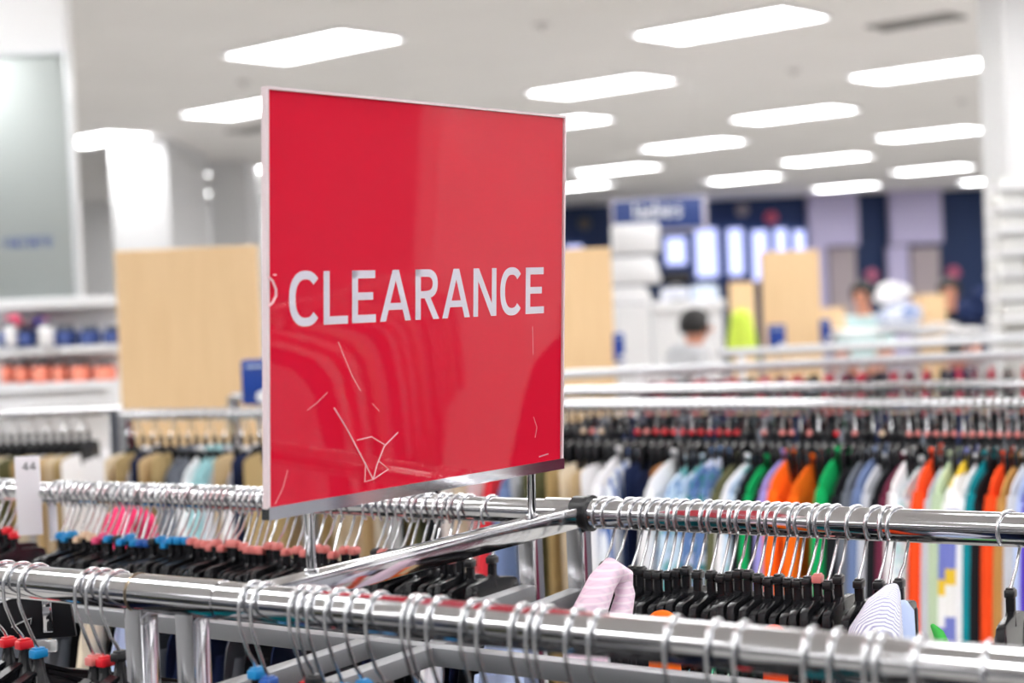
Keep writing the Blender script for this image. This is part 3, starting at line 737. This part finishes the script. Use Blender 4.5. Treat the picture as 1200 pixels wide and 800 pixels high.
# ------------------------------------------------------------------ left background: mirror column, shelves, boards
def facebox(px0, px1, py0, py1, D, depth, rz=0):      # box whose front face shows between the pixels at distance D
    a = at(px0, py0, D); b = at(px1, py1, D); c = at(px1, py0, D); e = at(px0, py1, D)
    x0, x1 = (a.x + e.x) / 2, (b.x + c.x) / 2; z1, z0 = (a.z + c.z) / 2, (b.z + e.z) / 2
    return x0, x1, z0, z1
def fb(name, px0, px1, py0, py1, D, depth, m_, parent=None, bev=.004, z0=None):
    x0, x1, za, zb_ = facebox(px0, px1, py0, py1, D, depth)
    if z0 is not None: za = z0
    return MB().box(((x0 + x1) / 2, D + depth / 2, (za + zb_) / 2), (x1 - x0, depth, zb_ - za), bev=bev).build(name, m_, parent, smooth=False)
MD = 6.75
o = fb('column', -90, 76, -260, 345, MD + .06, .12, white, z0=0); o['kind'] = 'structure'
o.name = 'trim_1'
x0, x1, z0_, z1_ = facebox(-90, 83, 66, 352, MD, .03)
mr = empty('mirror_panel', ((x0 + x1) / 2, MD, z0_)); tag(mr, 'tall pale mirror panel fixed to the white column, reflecting ceiling, reflected blue lettering drawn on', 'mirror')
MB().box((0, .02, (z1_ - z0_) / 2), (x1 - x0, .03, z1_ - z0_), bev=.002).build('mirror_glass', mat('mirror', (.44, .475, .465), .5, 1), mr)
MB().box(((x1 - x0) / 2 + .004, .01, (z1_ - z0_) / 2), (.014, .05, z1_ - z0_ + .02), bev=.003).box((0, .01, z1_ - z0_ + .004), (x1 - x0, .04, .012)).box((0, .01, -.012), (x1 - x0, .05, .03)).build('frame', mat('mirror_frame', (.72, .75, .77), .35, .3), mr)
# reflected blue lettering drawn onto the mirror (out of focus, unreadable): short upright strokes
m = MB(); xs = at(5, 284, MD).x; xe = at(60, 284, MD).x; zt, zb2 = at(30, 278.5, MD).z, at(30, 289.5, MD).z
n = 8
for k in range(n):
    xx = xs + (xe - xs) * k / (n - .3); w_ = (xe - xs) / n * .7
    zc = (zt + zb2) / 2; h = zt - zb2
    segs = [((0, 0), (0, 1)), ((0, 1), (1, 1)), ((0, .5), (.8, .5)), ((0, 0), (1, 0)), ((1, 0), (1, 1))]
    for (a, b2), (c_, d_) in segs[: (3 if k % 3 == 0 else 5 if k % 3 == 1 else 4)]:
        m.tube([(xx + a * w_ - (x0 + x1) / 2, .002, zb2 + b2 * h - z0_), (xx + c_ * w_ - (x0 + x1) / 2, .002, zb2 + d_ * h - z0_)], .0022, 4)
m.build('lettering', mat('reflected_blue', srgb(50, 85, 165), .5), mr)

# white shelf unit with navy and coral packs
SD = 6.2
sh = empty('shelf_unit', (0, 0, 0)); tag(sh, 'white wall shelf unit under the mirror with rows of navy and coral packs', 'shelf unit')
fb('back_panel', -60, 142, 352, 560, SD + .16, .03, white2, sh, z0=.0)
for y0_, y1_, d0 in ((350, 362, 0), (407, 416, 0), (449, 458, 0), (470, 477, -.1)):
    fb('shelf', -60, 139, y0_, y1_, SD + d0 + .02, .14, mat('shelf_grey', (.76, .77, .79), .4), sh)
def pack(px0, px1, py0, py1, m_, label, group, D=SD, cap=None, cat='pack'):
    x0, x1, z0p, z1p = facebox(px0, px1, py0, py1, D, .1)
    r = empty('hanging_pack' , ((x0 + x1) / 2, D + .05, z0p)); tag(r, label, cat, group)
    w, h = x1 - x0, z1p - z0p
    MB().box((0, .02, h / 2), (w, .09, h), bev=.008).build('pack_body', m_, r)
    MB().box((0, -.028, h * .55), (w * .5, .004, h * .3), bev=.001).build('front_label', cap or white, r)
    MB().box((0, .02, h + .012), (w * .7, .06, .024), bev=.004).build('header', mat('pack_header', (.10, .11, .13), .5), r)
    return r
nvp = mat('navy_pack', srgb(38, 66, 132), .5); cor = mat('coral_pack', srgb(246, 142, 118), .5)
for k, (a, b2) in enumerate(((-6, 6), (15, 37), (60, 83), (90, 111), (118, 138))):
    pack(a, b2, 388, 407, nvp, f'navy pack with pale label, {ordn(k + 1)} along the upper shelf below the mirror', 'navy packs', cap=mat('pack_label', srgb(90, 110, 175), .5))
for k, (a, b2) in enumerate(((-2, 8), (14, 27), (34, 53), (59, 72), (79, 100), (107, 129))):
    pack(a, b2, 430, 449, cor, f'coral pack with dark header, {ordn(k + 1)} along the lower shelf below the mirror', 'coral packs', cap=mat('coral_label', srgb(250, 175, 150), .5))
for k, (a, b2) in enumerate(((2, 13), (42, 57))):
    pack(a, b2, 382, 405, white2, f'white pack, {ordn(k + 1)} among the navy packs', 'white packs', D=SD - .05)
for (a, b2, y0_, y1_, c, nm_) in ((8, 26, 368, 384, C(245, 110, 140), 'pink'), (28, 42, 376, 386, C(110, 90, 100), 'dusky'), (42, 50, 370, 384, C(70, 50, 150), 'violet'), (50, 58, 372, 386, C(225, 110, 190), 'magenta')):
    q = at((a + b2) / 2, (y0_ + y1_) / 2, SD + .05)
    w = (b2 - a) / F * SD; h = (y1_ - y0_) / F * SD
    m = MB(); m.ball((0, 0, 0), .5, (w, .10, h), 3)
    for v in m.bm.verts: v.co.z += .004 * math.sin(v.co.x * 200)
    o = m.build('sweater', fabric(nm_ + ' knit', c)); o.location = q
    tag(o, f'{nm_} folded sweater on the shelf just above the navy packs', 'sweater')
o = MB()
P = [Vector((at(97, 512, 5.0).x, 5, 0)), Vector((at(138, 516, 5.0).x, 5, 0)), at(137, 452, 5.0), at(127, 455, 5.0)]
vs = [o.bm.verts.new(p) for p in P] + [o.bm.verts.new(p + Vector((0, .03, 0))) for p in P]
for f in ((0, 1, 2, 3), (7, 6, 5, 4), (0, 4, 5, 1), (1, 5, 6, 2), (2, 6, 7, 3), (3, 7, 4, 0)): o.bm.faces.new([vs[i] for i in f])
tag(o.build('slanted_panel', white2, smooth=False), 'white slanted end panel standing beside the large tan board', 'panel')

# tan boards
def wood():
    m, t, b = nt('maple_board'); N = t.nodes; L = t.links
    tc = N.new('ShaderNodeTexCoord'); mp = N.new('ShaderNodeMapping'); mp.inputs['Scale'].default_value = (14, 14, 1.2)
    n = N.new('ShaderNodeTexNoise'); n.inputs['Scale'].default_value = 3; n.inputs['Detail'].default_value = 6
    r = N.new('ShaderNodeValToRGB'); r.color_ramp.elements[0].color = (*C(222, 186, 138), 1); r.color_ramp.elements[1].color = (*C(240, 208, 164), 1)
    L.new(tc.outputs['Object'], mp.inputs[0]); L.new(mp.outputs[0], n.inputs['Vector']); L.new(n.outputs['Fac'], r.inputs[0]); L.new(r.outputs[0], b.inputs['Base Color'])
    b.inputs['Roughness'].default_value = .45; return m
wd = wood()
def board(px0, px1, py0, D, label, rz=0, thick=.05):
    a, b = at(px0, py0, D), at(px1, py0, D)
    r = empty('display_board', ((a.x + b.x) / 2, D + .03, 0), rz); tag(r, label, 'display board', 'tan display boards')
    w = (b.x - a.x) / math.cos(rz) if rz else b.x - a.x
    MB().box((0, 0, a.z / 2 + .03), (w, thick, a.z - .06), bev=.004).build('board', wd, r, smooth=False)
    MB().box((0, 0, .04), (w * 1.02, thick + .2, .08), bev=.01).build('base', white2, r, smooth=False)
board(133, 300, 294, 5.6, 'large tan wooden display board beside the red sign, nearest of its kind')
board(652, 716, 292, 7.2, 'tan wooden display board peeking out behind the red sign')
board(892, 960, 295, 9.2, 'tan wooden display board standing free behind the pale rails')
board(1078, 1106, 345, 13.5, 'low tan board between the tables near the fitting rooms')
board(855, 884, 331, 13.0, 'low tan framed board above the neon yellow item')
fb('shelf', 640, 900, 400, 404, 9.8, .01, white2) if False else None

# blue card holders
def bluebox(px0, px1, py0, py1, D, label):
    x0, x1, z0p, z1p = facebox(px0, px1, py0, py1, D, .06)
    r = empty('card_holder', ((x0 + x1) / 2, D, z0p)); tag(r, label, 'card holder', 'blue card holders')
    MB().box((0, .02, (z1p - z0p) / 2), (x1 - x0, .05, z1p - z0p), bev=.006).build('holder', mat('blue_plastic', srgb(18, 62, 148), .35), r)
    MB().ball((.25 * (x1 - x0), -.008, (z1p - z0p) * .18), (x1 - x0) * .28, (1, .12, .8)).build('emblem', white2, r)
    MB().box((0, -.008, (z1p - z0p) * .85), ((x1 - x0) * .6, .004, (z1p - z0p) * .05)).build('heading', mat('pale_blue', (.5, .6, .8), .5), r)
    MB().tube([(0, .02, 0), (0, .02, -z0p + .02)], .006, 8).build('stem', chrome, r); MB().box((0, .02, -z0p + .01), (.2, .2, .02), bev=.004).build('base', chrome, r)
bluebox(283, 318, 421, 474, 3.9, 'large blue card holder between the tan board and the red sign')
bluebox(719, 732, 390, 424, 7.0, 'blue card holder beside the tan board behind the sign')
bluebox(901, 921, 380, 412, 8.9, 'blue card holder in front of the free standing tan board')
bluebox(962, 974, 374, 402, 9.0, 'narrow blue card holder beyond the free standing tan board')

# white columns in the back left, white block column on the right
def column(px0, px1, D, n_, d=.7):
    a, b = at(px0, 250, D), at(px1, 250, D)
    o = struct(f'trim_{n_}', MB().box(((a.x + b.x) / 2, D + d / 2, CEIL / 2), (b.x - a.x, d, CEIL)), mat('column_paint', (.70, .70, .71), .6))
column(132, 198, 17, 2, 2.3); column(246, 292, 20, 3, 1.0); column(1183, 1300, 9.5, 5, .5)
b0, b1 = at(-110, 240, 26), at(310, 240, 21)
struct('wall_store', MB().box(((b0.x + b1.x) / 2, 26, CEIL / 2), (b1.x - b0.x, .1, CEIL)), white)
# slatted white shelving below the right column
rs = empty('slat_shelving', (0, 0, 0)); tag(rs, 'white slatted shelving beneath the white column with stacked pale folded goods', 'shelving')
fb('back_panel', 1174, 1290, 205, 400, 9.2, .05, mat('slat_grey', (.60, .60, .58), .5), rs, z0=0)
for k in range(7):
    fb('shelf', 1173, 1290, 214 + k * 26, 219 + k * 26, 8.9, .3, white2, rs)
for k in range(6):
    for j in range(2):
        a0 = 1172 + j * 34 + (k % 3) * 3
        q = at(a0 + 14, 222 + k * 26 + 11, 8.95); w = .15; 
        o = MB().box((0, .1, 0), (w, .2, .075), bev=.02).build('folded_towels', fabric('towel', (.82, .82, .8))); o.location = q
        tag(o, f'pale folded stack on the {ordn(k + 1)} slatted shelf down, {"nearer the navy wall" if j == 0 else "against the edge of the view"}', 'folded stack', 'pale folded stacks')

# ------------------------------------------------------------------ far wall with fitting rooms and lit windows
WD = Y1 - .1
def wallpanel(px0, px1, py0, py1, m_, n_, d=.08, z0=None, D=WD):
    o = fb(f'trim_{n_}', px0, px1, py0, py1, D - d, d, m_, z0=z0, bev=0); o['kind'] = 'structure'; return o
for n_, (a, b2) in enumerate(((948, 1006), (1044, 1104))):
    wallpanel(a, b2, 214, 288 - n_ * 3, lav, 10 + n_, .3)
    wallpanel(a + 25, b2 - 2, 290, 362, taupe, 12 + n_, .12, z0=0)
    wallpanel(a - 2, a + 22, 288, 362, lav, 14 + n_, .25, z0=0)
glow = mat('lit_window', srgb(196, 204, 255), .4, emit=.9)
wn = 0
for a, b2, y0_, y1_ in ((778, 806, 276, 312), (813, 843, 266, 326), (851, 873, 266, 324), (880, 902, 268, 330), (906, 924, 266, 300), (928, 945, 268, 300), (660, 684, 286, 298)):
    wn += 1
    x0, x1, z0p, z1p = facebox(a, b2, y0_, y1_, WD - .2, .05)
    w = empty(f'window_{wn}', ((x0 + x1) / 2, WD - .2, z0p)); w['kind'] = 'structure'
    MB().box((0, .02, (z1p - z0p) / 2), (x1 - x0, .02, z1p - z0p)).build('pane', glow, w, smooth=False)
    g = MB()
    for sx in (-1, 1): g.box((sx * (x1 - x0) / 2, 0, (z1p - z0p) / 2), (.06, .06, z1p - z0p + .06))
    for zz in (0, z1p - z0p): g.box((0, 0, zz), (x1 - x0, .06, .06))
    g.build('frame', mat('window_frame', srgb(40, 80, 150), .5), w, smooth=False)
for (px, py, c, lb) in ((685, 262, C(90, 85, 80), 'grey round badge on the navy wall beside the red sign'), (870, 246, C(150, 140, 150), 'pale round badge high on the navy wall above the lit windows'), (904, 255, C(200, 80, 110), 'rosy round badge high on the navy wall above the lit windows'),
                        (1022, 322, C(185, 100, 130), 'rosy round badge on the navy strip between the fitting rooms'), (1118, 319, C(185, 90, 120), 'rosy round badge on the navy wall beyond the second fitting room')):
    q = at(px, py, WD - .15); o = MB().tube([(0, 0, 0), (0, .05, 0)], .13, 24).tube([(0, -.01, 0), (0, 0, 0)], .09, 20).build('wall_badge', mat('badge%d' % px, c, .5)); o.location = q
    tag(o, lb, 'badge')
# right navy block nearer: navy hanging garment rack
# hanging navy sign
HD = 13.0
x0, x1, z0p, z1p = facebox(714, 828, 228, 272, HD, .06)
hs = empty('hanging_sign', ((x0 + x1) / 2, HD, z0p), R(-16)); tag(hs, 'navy hanging department sign in a pale frame above the white goods', 'sign')
w, h = (x1 - x0), (z1p - z0p) * .92
MB().box((0, .03, h / 2), (w, .05, h), bev=.01).build('frame', mat('sign_frame', srgb(190, 185, 200), .4), hs)
MB().box((0, -.005, h * .53), (w * .92, .03, h * .86), bev=.003).build('face', mat('sign_navy', srgb(38, 62, 122), .4), hs)
lm = MB()
def lower(ch, x, s):      # soft lower-case strokes
    T = lambda pts: lm.tube([(x + a * s, -.024, h * .42 + b_ * s) for a, b_ in pts], s * .13, 5)
    if ch == 'l': T([(.2, 0), (.2, 1.5)])
    elif ch == 'a': T([(.1, .8), (.4, 1), (.7, .8), (.7, 0), (.3, 0), (.1, .25), (.3, .5), (.7, .5)])
    elif ch == 'd': T([(.7, 1.5), (.7, 0), (.3, 0), (.1, .4), (.3, .9), (.7, .8)])
    elif ch == 'i': T([(.2, 0), (.2, 1)])
    elif ch == 'e': T([(.1, .5), (.7, .5), (.6, .9), (.3, 1), (.1, .5), (.3, 0), (.7, .1)])
    elif ch == 's': T([(.7, .9), (.3, 1), (.2, .7), (.6, .4), (.5, 0), (.1, .1)])
s = .085; x = -.20
for ch in 'ladies':
    lower(ch, x, s); x += s * (.55 if ch in 'li' else .95)
lm.build('lettering', white2, hs)
for sx in (-.4, .4): MB().tube([(sx * w, .03, h), (sx * w, .03, CEIL - z0p)], .0015, 6).build('hanging_rod', chrome, hs)

# white goods stack under the sign
wg = mat('white_packaging', (.84, .84, .86), .45)
for px0, px1, py0, py1, lb, nm_ in ((719, 773, 262, 297, 'off-white square carton topmost of the pile under the navy hanging sign', 'cardboard_box'),
                               (717, 768, 300, 333, 'white padded bundle in the middle of the pile under the hanging sign', 'bundle'),
                               (719, 758, 335, 356, 'white rounded bundle lowest of the pile under the hanging sign', 'bundle')):
    x0, x1, z0p, z1p = facebox(px0, px1, py0, py1, 11.6, .3)
    m = MB().box((0, .15, (z1p - z0p) / 2), (x1 - x0, .3, z1p - z0p), bev=.03 if nm_ == 'bundle' else .008)
    if nm_ == 'bundle':
        for v in m.bm.verts: v.co.x += (.05 if v.co.x > 0 else 0) * (1 - v.co.z / (z1p - z0p))
    o = m.build(nm_, wg); o.location = ((x0 + x1) / 2, 11.6, z0p); tag(o, lb, 'box' if nm_ != 'bundle' else 'bundle')
pl = fb('display_plinth', 723, 762, 357, 430, 11.55, .4, wg, z0=0, bev=.01); tag(pl, 'white plinth carrying the pile of white goods', 'plinth')
ct = empty('checkout_counter', (0, 0, 0)); tag(ct, 'long white counter behind the person in grey', 'counter')
fb('counter_top', 765, 850, 352, 362, 14.5, .7, white2, ct); fb('counter_front', 768, 848, 362, 440, 14.6, .5, wg, ct, z0=0)
mo = empty('monitor', at(793, 334, 14.75)); tag(mo, 'black computer monitor on the white counter under the lit windows', 'monitor')
MB().box((0, 0, .06), (.26, .03, .11), bev=.006).build('screen', blackp, mo); MB().box((0, .02, -.03), (.05, .03, .08)).box((0, .02, -.13), (.16, .12, .015)).tube([(0, .02, -.13), (0, .02, .02)], .015).build('stand', blackp, mo)
for (px0, px1, py0, py1, c, nm_, lb) in ((776, 808, 334, 352, C(225, 228, 240), 'paper_bag', 'pale bag standing on the counter under the monitor'), (812, 842, 330, 352, C(210, 222, 240), 'paper_bag', 'pale blue bag standing on the counter below the tallest lit window')):
    x0, x1, z0p, z1p = facebox(px0, px1, py0, py1, 14.75, .2)
    r = empty(nm_, ((x0 + x1) / 2, 14.75, z0p)); tag(r, lb, 'bag'); w, h = x1 - x0, z1p - z0p
    mm = mat('bag%d' % px0, c, .6)
    MB().box((0, .08, h * .4), (w, .16, h * .8), bev=.01).build('bag_body', mm, r)
    MB().tube([(-w * .2, 0, h * .8), (-w * .15, 0, h), (w * .15, 0, h), (w * .2, 0, h * .8)], .006, 6).build('handle', mm, r)
# neon yellow vest on a stand
vst = garment(at(868, 362, 12.0) + Vector((0, 0, .088)), R(80), 'shirt', fabric('neon yellow', C(206, 228, 90)), '', 'neon yellow top hanging beside the free standing tan board', None, -.088, .085, .33, thick=.03)
# low tables at the back right with stacked goods
for k, (px0, px1, D) in enumerate(((985, 1072, 12.5), (1078, 1160, 13.0), (925, 984, 13.5))):
    x0, x1, z0p, z1p = facebox(px0, px1, 386, 392, D, .6)
    r = empty('display_table', ((x0 + x1) / 2, D, 0)); tag(r, ('long pale display table in front of the first fitting room', 'pale display table before the second fitting room', 'short pale display table beside the free standing tan board')[k], 'table')
    MB().box((0, .3, z1p - .02), (x1 - x0, .6, .04), bev=.006).build('table_top', white2, r)
    for sx in (-1, 1):
        for sy in (.05, .55): MB().bar((sx * (x1 - x0) * .46, sy, 0), (sx * (x1 - x0) * .46, sy, z1p - .04), .04, .04).build('leg', wd, r)
def pile(px, py, D, rx, rz_, c, lb, nm='clothes_pile'):
    m = MB(); rn = random.Random(px)
    for k in range(6): m.ball((rn.uniform(-.4, .4) * rx, rn.uniform(-.05, .05), rn.uniform(-.35, .4) * rz_), rx * .55, (1, .8, rz_ / rx * .8), 2)
    o = m.build(nm, c); o.location = at(px, py, D); tag(o, lb, 'clothes pile'); return o
pile(1046, 345, 12.6, .20, .14, FAB['white'], 'white heap of clothes, upper part of the mound before the fitting rooms')
pile(1052, 368, 12.45, .22, .12, FAB['blue striped'], 'blue and white heap of clothes spilling below the white heap')
pile(1060, 384, 12.3, .25, .06, FAB['light grey'], 'pale grey flat heap at the edge of the display table')
pile(1098, 382, 12.8, .20, .06, FAB['white'], 'white flat heap on the table before the second fitting room')
pile(1142, 362, 11.8, .17, .2, FAB['navy'], 'rounded navy heap beside the slatted shelving')
for k, (px0, px1, py0, py1) in enumerate(((955, 985, 360, 386), (1072, 1102, 346, 386), (928, 950, 372, 388))):
    x0, x1, z0p, z1p = facebox(px0, px1, py0, py1, 12.9, .2)
    r = empty('wooden_crate', ((x0 + x1) / 2, 12.75, z0p)); tag(r, ('small wooden crate between tan board and dark haired shopper', 'taller wooden crate beyond the white heap', 'tiny wooden crate at the foot of the tan board')[k], 'crate')
    w, h = x1 - x0, z1p - z0p
    g = MB()
    for j in range(4): g.box((0, 0, h * (j + .5) / 4), (w, .02, h / 4 * .85)).box((0, .2, h * (j + .5) / 4), (w, .02, h / 4 * .85)).box((-w / 2, .1, h * (j + .5) / 4), (.02, .2, h / 4 * .85)).box((w / 2, .1, h * (j + .5) / 4), (.02, .2, h / 4 * .85))
    g.build('slats', wd, r); 

# ------------------------------------------------------------------ people (small, out of focus, standing at the back)
skin = mat('skin', srgb(214, 150, 125), .6); hairm = mat('hair', (.012, .011, .012), .5)
def skinned(name, joints, edges, m_, parent, sub=2):
    me = bpy.data.meshes.new(name); me.from_pydata([j[0] for j in joints], edges, []); me.materials.append(m_)
    o = bpy.data.objects.new(name, me); COL.objects.link(o); o.parent = parent
    md_ = o.modifiers.new('skin', 'SKIN'); md_.use_smooth_shade = True
    for i, j in enumerate(joints):
        v = me.skin_vertices[0].data[i]; v.radius = j[1] if isinstance(j[1], tuple) else (j[1], j[1]); v.use_root = (i == 0)
    o.modifiers.new('sub', 'SUBSURF').levels = sub; o.modifiers['sub'].render_levels = sub
    return o
def person(loc, rz, h, shirt_m, pant_m, label, bend=0.0, hunch=0.0):
    k = h / 1.75
    r = empty('person', loc, rz); tag(r, label, 'person')
    def J(x, y, z, rad): return ((x * k, (y + bend * max(0, z - .95) * 1.0) * k, z * k), tuple(v * k for v in rad) if isinstance(rad, tuple) else rad * k)
    j = [J(0, 0, .95, (.16, .11)), J(0, 0, 1.15, (.14, .10)), J(0, 0, 1.36, (.17, .11)), J(0, .01, 1.47, .06), J(0, .03, 1.54, .055), J(0, .05, 1.63, (.085, .105)), J(0, .05, 1.70, (.07, .085)),
         J(-.09, 0, .88, .09), J(-.10, .02, .50, .06), J(-.10, 0, .10, .042), J(-.10, .14, .04, .035),
         J(.09, 0, .88, .09), J(.10, .02, .50, .06), J(.10, 0, .10, .042), J(.10, .14, .04, .035),
         J(-.18, 0, 1.40, .06), J(-.23, .02, 1.12, .042), J(-.20, .22, 1.02, .032), J(-.19, .28, 1.01, (.035, .02)),
         J(.18, 0, 1.40, .06), J(.23, .02, 1.12, .042), J(.20, .22, 1.02, .032), J(.19, .28, 1.01, (.035, .02))]
    e = [(0, 1), (1, 2), (2, 3), (3, 4), (4, 5), (5, 6), (0, 7), (7, 8), (8, 9), (9, 10), (0, 11), (11, 12), (12, 13), (13, 14), (2, 15), (15, 16), (16, 17), (17, 18), (2, 19), (19, 20), (20, 21), (21, 22)]
    for hi in (18, 22):
        hx = j[hi][0]; s = -1 if hi == 18 else 1
        for f in range(4):
            j.append(((hx[0] + (f - 1.5) * .016 * k, hx[1] + .045 * k, hx[2] - .004), .008 * k)); e.append((hi, len(j) - 1))
            j.append(((hx[0] + (f - 1.5) * .017 * k, hx[1] + (.075 + (.008 if f in (1, 2) else 0)) * k, hx[2] - .022 * k), .007 * k)); e.append((len(j) - 2, len(j) - 1))
        j.append(((hx[0] - s * .035 * k, hx[1] + .03 * k, hx[2]), .009 * k)); e.append((hi, len(j) - 1))
    skinned('body', j, e, skin, r)
    def G(x, y, z, rad): return J(x, y, z, rad)
    sj = [G(0, 0, .90, (.175, .125)), G(0, 0, 1.15, (.155, .115)), G(0, 0, 1.37 + hunch, (.19, .13)), G(0, .01, 1.465 + hunch, (.10 + hunch, .09)), G(-.19, 0, 1.40 + hunch, .085), G(-.235, .02, 1.15, .058), G(.19, 0, 1.40 + hunch, .085), G(.235, .02, 1.15, .058)]
    skinned('shirt', sj, [(0, 1), (1, 2), (2, 3), (2, 4), (4, 5), (2, 6), (6, 7)], shirt_m, r)
    pj = [G(0, 0, .92, (.165, .118)), G(-.09, 0, .86, .102), G(-.10, .02, .50, .078), G(-.10, 0, .10, .066), G(.09, 0, .86, .102), G(.10, .02, .50, .078), G(.10, 0, .10, .066)]
    skinned('trousers', pj, [(0, 1), (1, 2), (2, 3), (0, 4), (4, 5), (5, 6)], pant_m, r)
    hy = (.05 + bend * .68) * k
    m = MB().ball((0, hy - .018 * k, 1.665 * k), .120 * k, (.92, 1.0, 1.0), 3)
    for v in list(m.bm.verts):
        if v.co.y > hy + .045 * k and v.co.z < 1.70 * k: v.co.y = hy + .045 * k
        if v.co.z < 1.60 * k: v.co.z = 1.60 * k
    m.build('hair', hairm, r)
    MB().ball((0, hy + .110 * k, 1.625 * k), .014 * k, (.8, 1.3, 1.3)).build('nose', skin, r)
    for sx in (-1, 1): MB().ball((sx * .092 * k, hy, 1.63 * k), .024 * k, (.4, .8, 1.1)).build('ear', skin, r)
    MB().ball((-.032 * k, hy + .098 * k, 1.65 * k), .011 * k).ball((.032 * k, hy + .098 * k, 1.65 * k), .011 * k).build('eyes', hairm, r)
    MB().ball((0, hy + .102 * k, 1.585 * k), .016 * k, (1.4, .4, .35)).build('mouth', mat('lips', srgb(180, 90, 85), .5), r)
    for s in (-1, 1): MB().box((s * .10 * k, .06 * k, .035 * k), (.095 * k, .28 * k, .07 * k), bev=.02).build('shoe', blackr, r)
q = at(813, 384, 9.6)
person((q.x - .08, q.y, 0), R(-70), 1.49, fabric('grey tee', C(205, 207, 212)), FAB['navy'], 'person with short dark hair in a pale grey top, turned away near the white goods', .12, .05)
q = at(1012, 345, 13.6)
person((q.x, q.y, 0), R(150), 1.62, fabric('teal tee', C(196, 226, 228)), FAB['navy'], 'person with dark hair in a pale teal top beside the heap of white clothes')
q = at(1112, 345, 14.2)
person((q.x, q.y, 0), R(170), 1.62, FAB['black'], FAB['navy'], 'person with dark hair in black before the second fitting room')

# ------------------------------------------------------------------ added out of frame: white column and racks for sign and chrome to reflect
for r_i, (a, b2, pal) in enumerate((((1.15, 1.25), (4.2, 2.0), ('light grey', 'navy', 'maroon', 'white', 'red', 'white', 'black', 'beige')), ((1.5, 2.1), (4.4, 3.0), ('maroon', 'black', 'magenta', 'grey', 'white', 'navy', 'scarlet', 'black')), ((.9, -.4), (4.0, .3), ('black', 'grey', 'navy', 'black')), ((-3.2, 1.2), (-1.5, .3), ('black', 'grey', 'navy', 'olive')))):
    a = Vector((*a, 1.50 if r_i < 2 else 1.37)); b2 = Vector((*b2, a.z)); dd = (b2 - a).normalized()
    where = ('beside the front rack, outside the view', 'further right of the front rack, outside the view', 'level with the camera, outside the view', 'left of the camera, outside the view')[r_i].replace('further right of', 'past')
    back_rack(a, b2, 'added chrome clothing rack ' + where.replace('left of the camera', 'across the aisle'), None, uprights=(.02, .98))
    for k in range(int((b2 - a).length / .11)):
        f_ = pal[k % len(pal)]
        garment(a + dd * (.08 + k * .11), math.atan2(dd.y, dd.x), 'shirt', FAB[f_], '', f'{f_} shirt, {ordn(k + 1)} on the added rack ' + where.replace('left of the camera', 'across the aisle'), 'clothes on added racks outside the view', -.03, .2, .75, thick=.03)
struct('trim_20', MB().box((5.3, 2.50, CEIL / 2), (.55, .56, CEIL)), mat('added_column', (.93, .93, .93), .6))  # column added out of view to whiten part of the sign's reflection
# ------------------------------------------------------------------ world and view
w = bpy.data.worlds.new('world'); sc.world = w; w.use_nodes = True
w.node_tree.nodes['Background'].inputs[0].default_value = (.9, .93, 1, 1); w.node_tree.nodes['Background'].inputs[1].default_value = .5
vs_ = sc.view_settings; vs_.view_transform = 'Standard'; vs_.look = 'None'; vs_.gamma = 1; vs_.use_curve_mapping = False; vs_.exposure = 0.66
sc.cycles.use_denoising = True
sc.cycles.max_bounces = 10; sc.cycles.diffuse_bounces = 5; sc.cycles.glossy_bounces = 5; sc.cycles.transparent_max_bounces = 12
sc.cycles.sample_clamp_indirect = 8
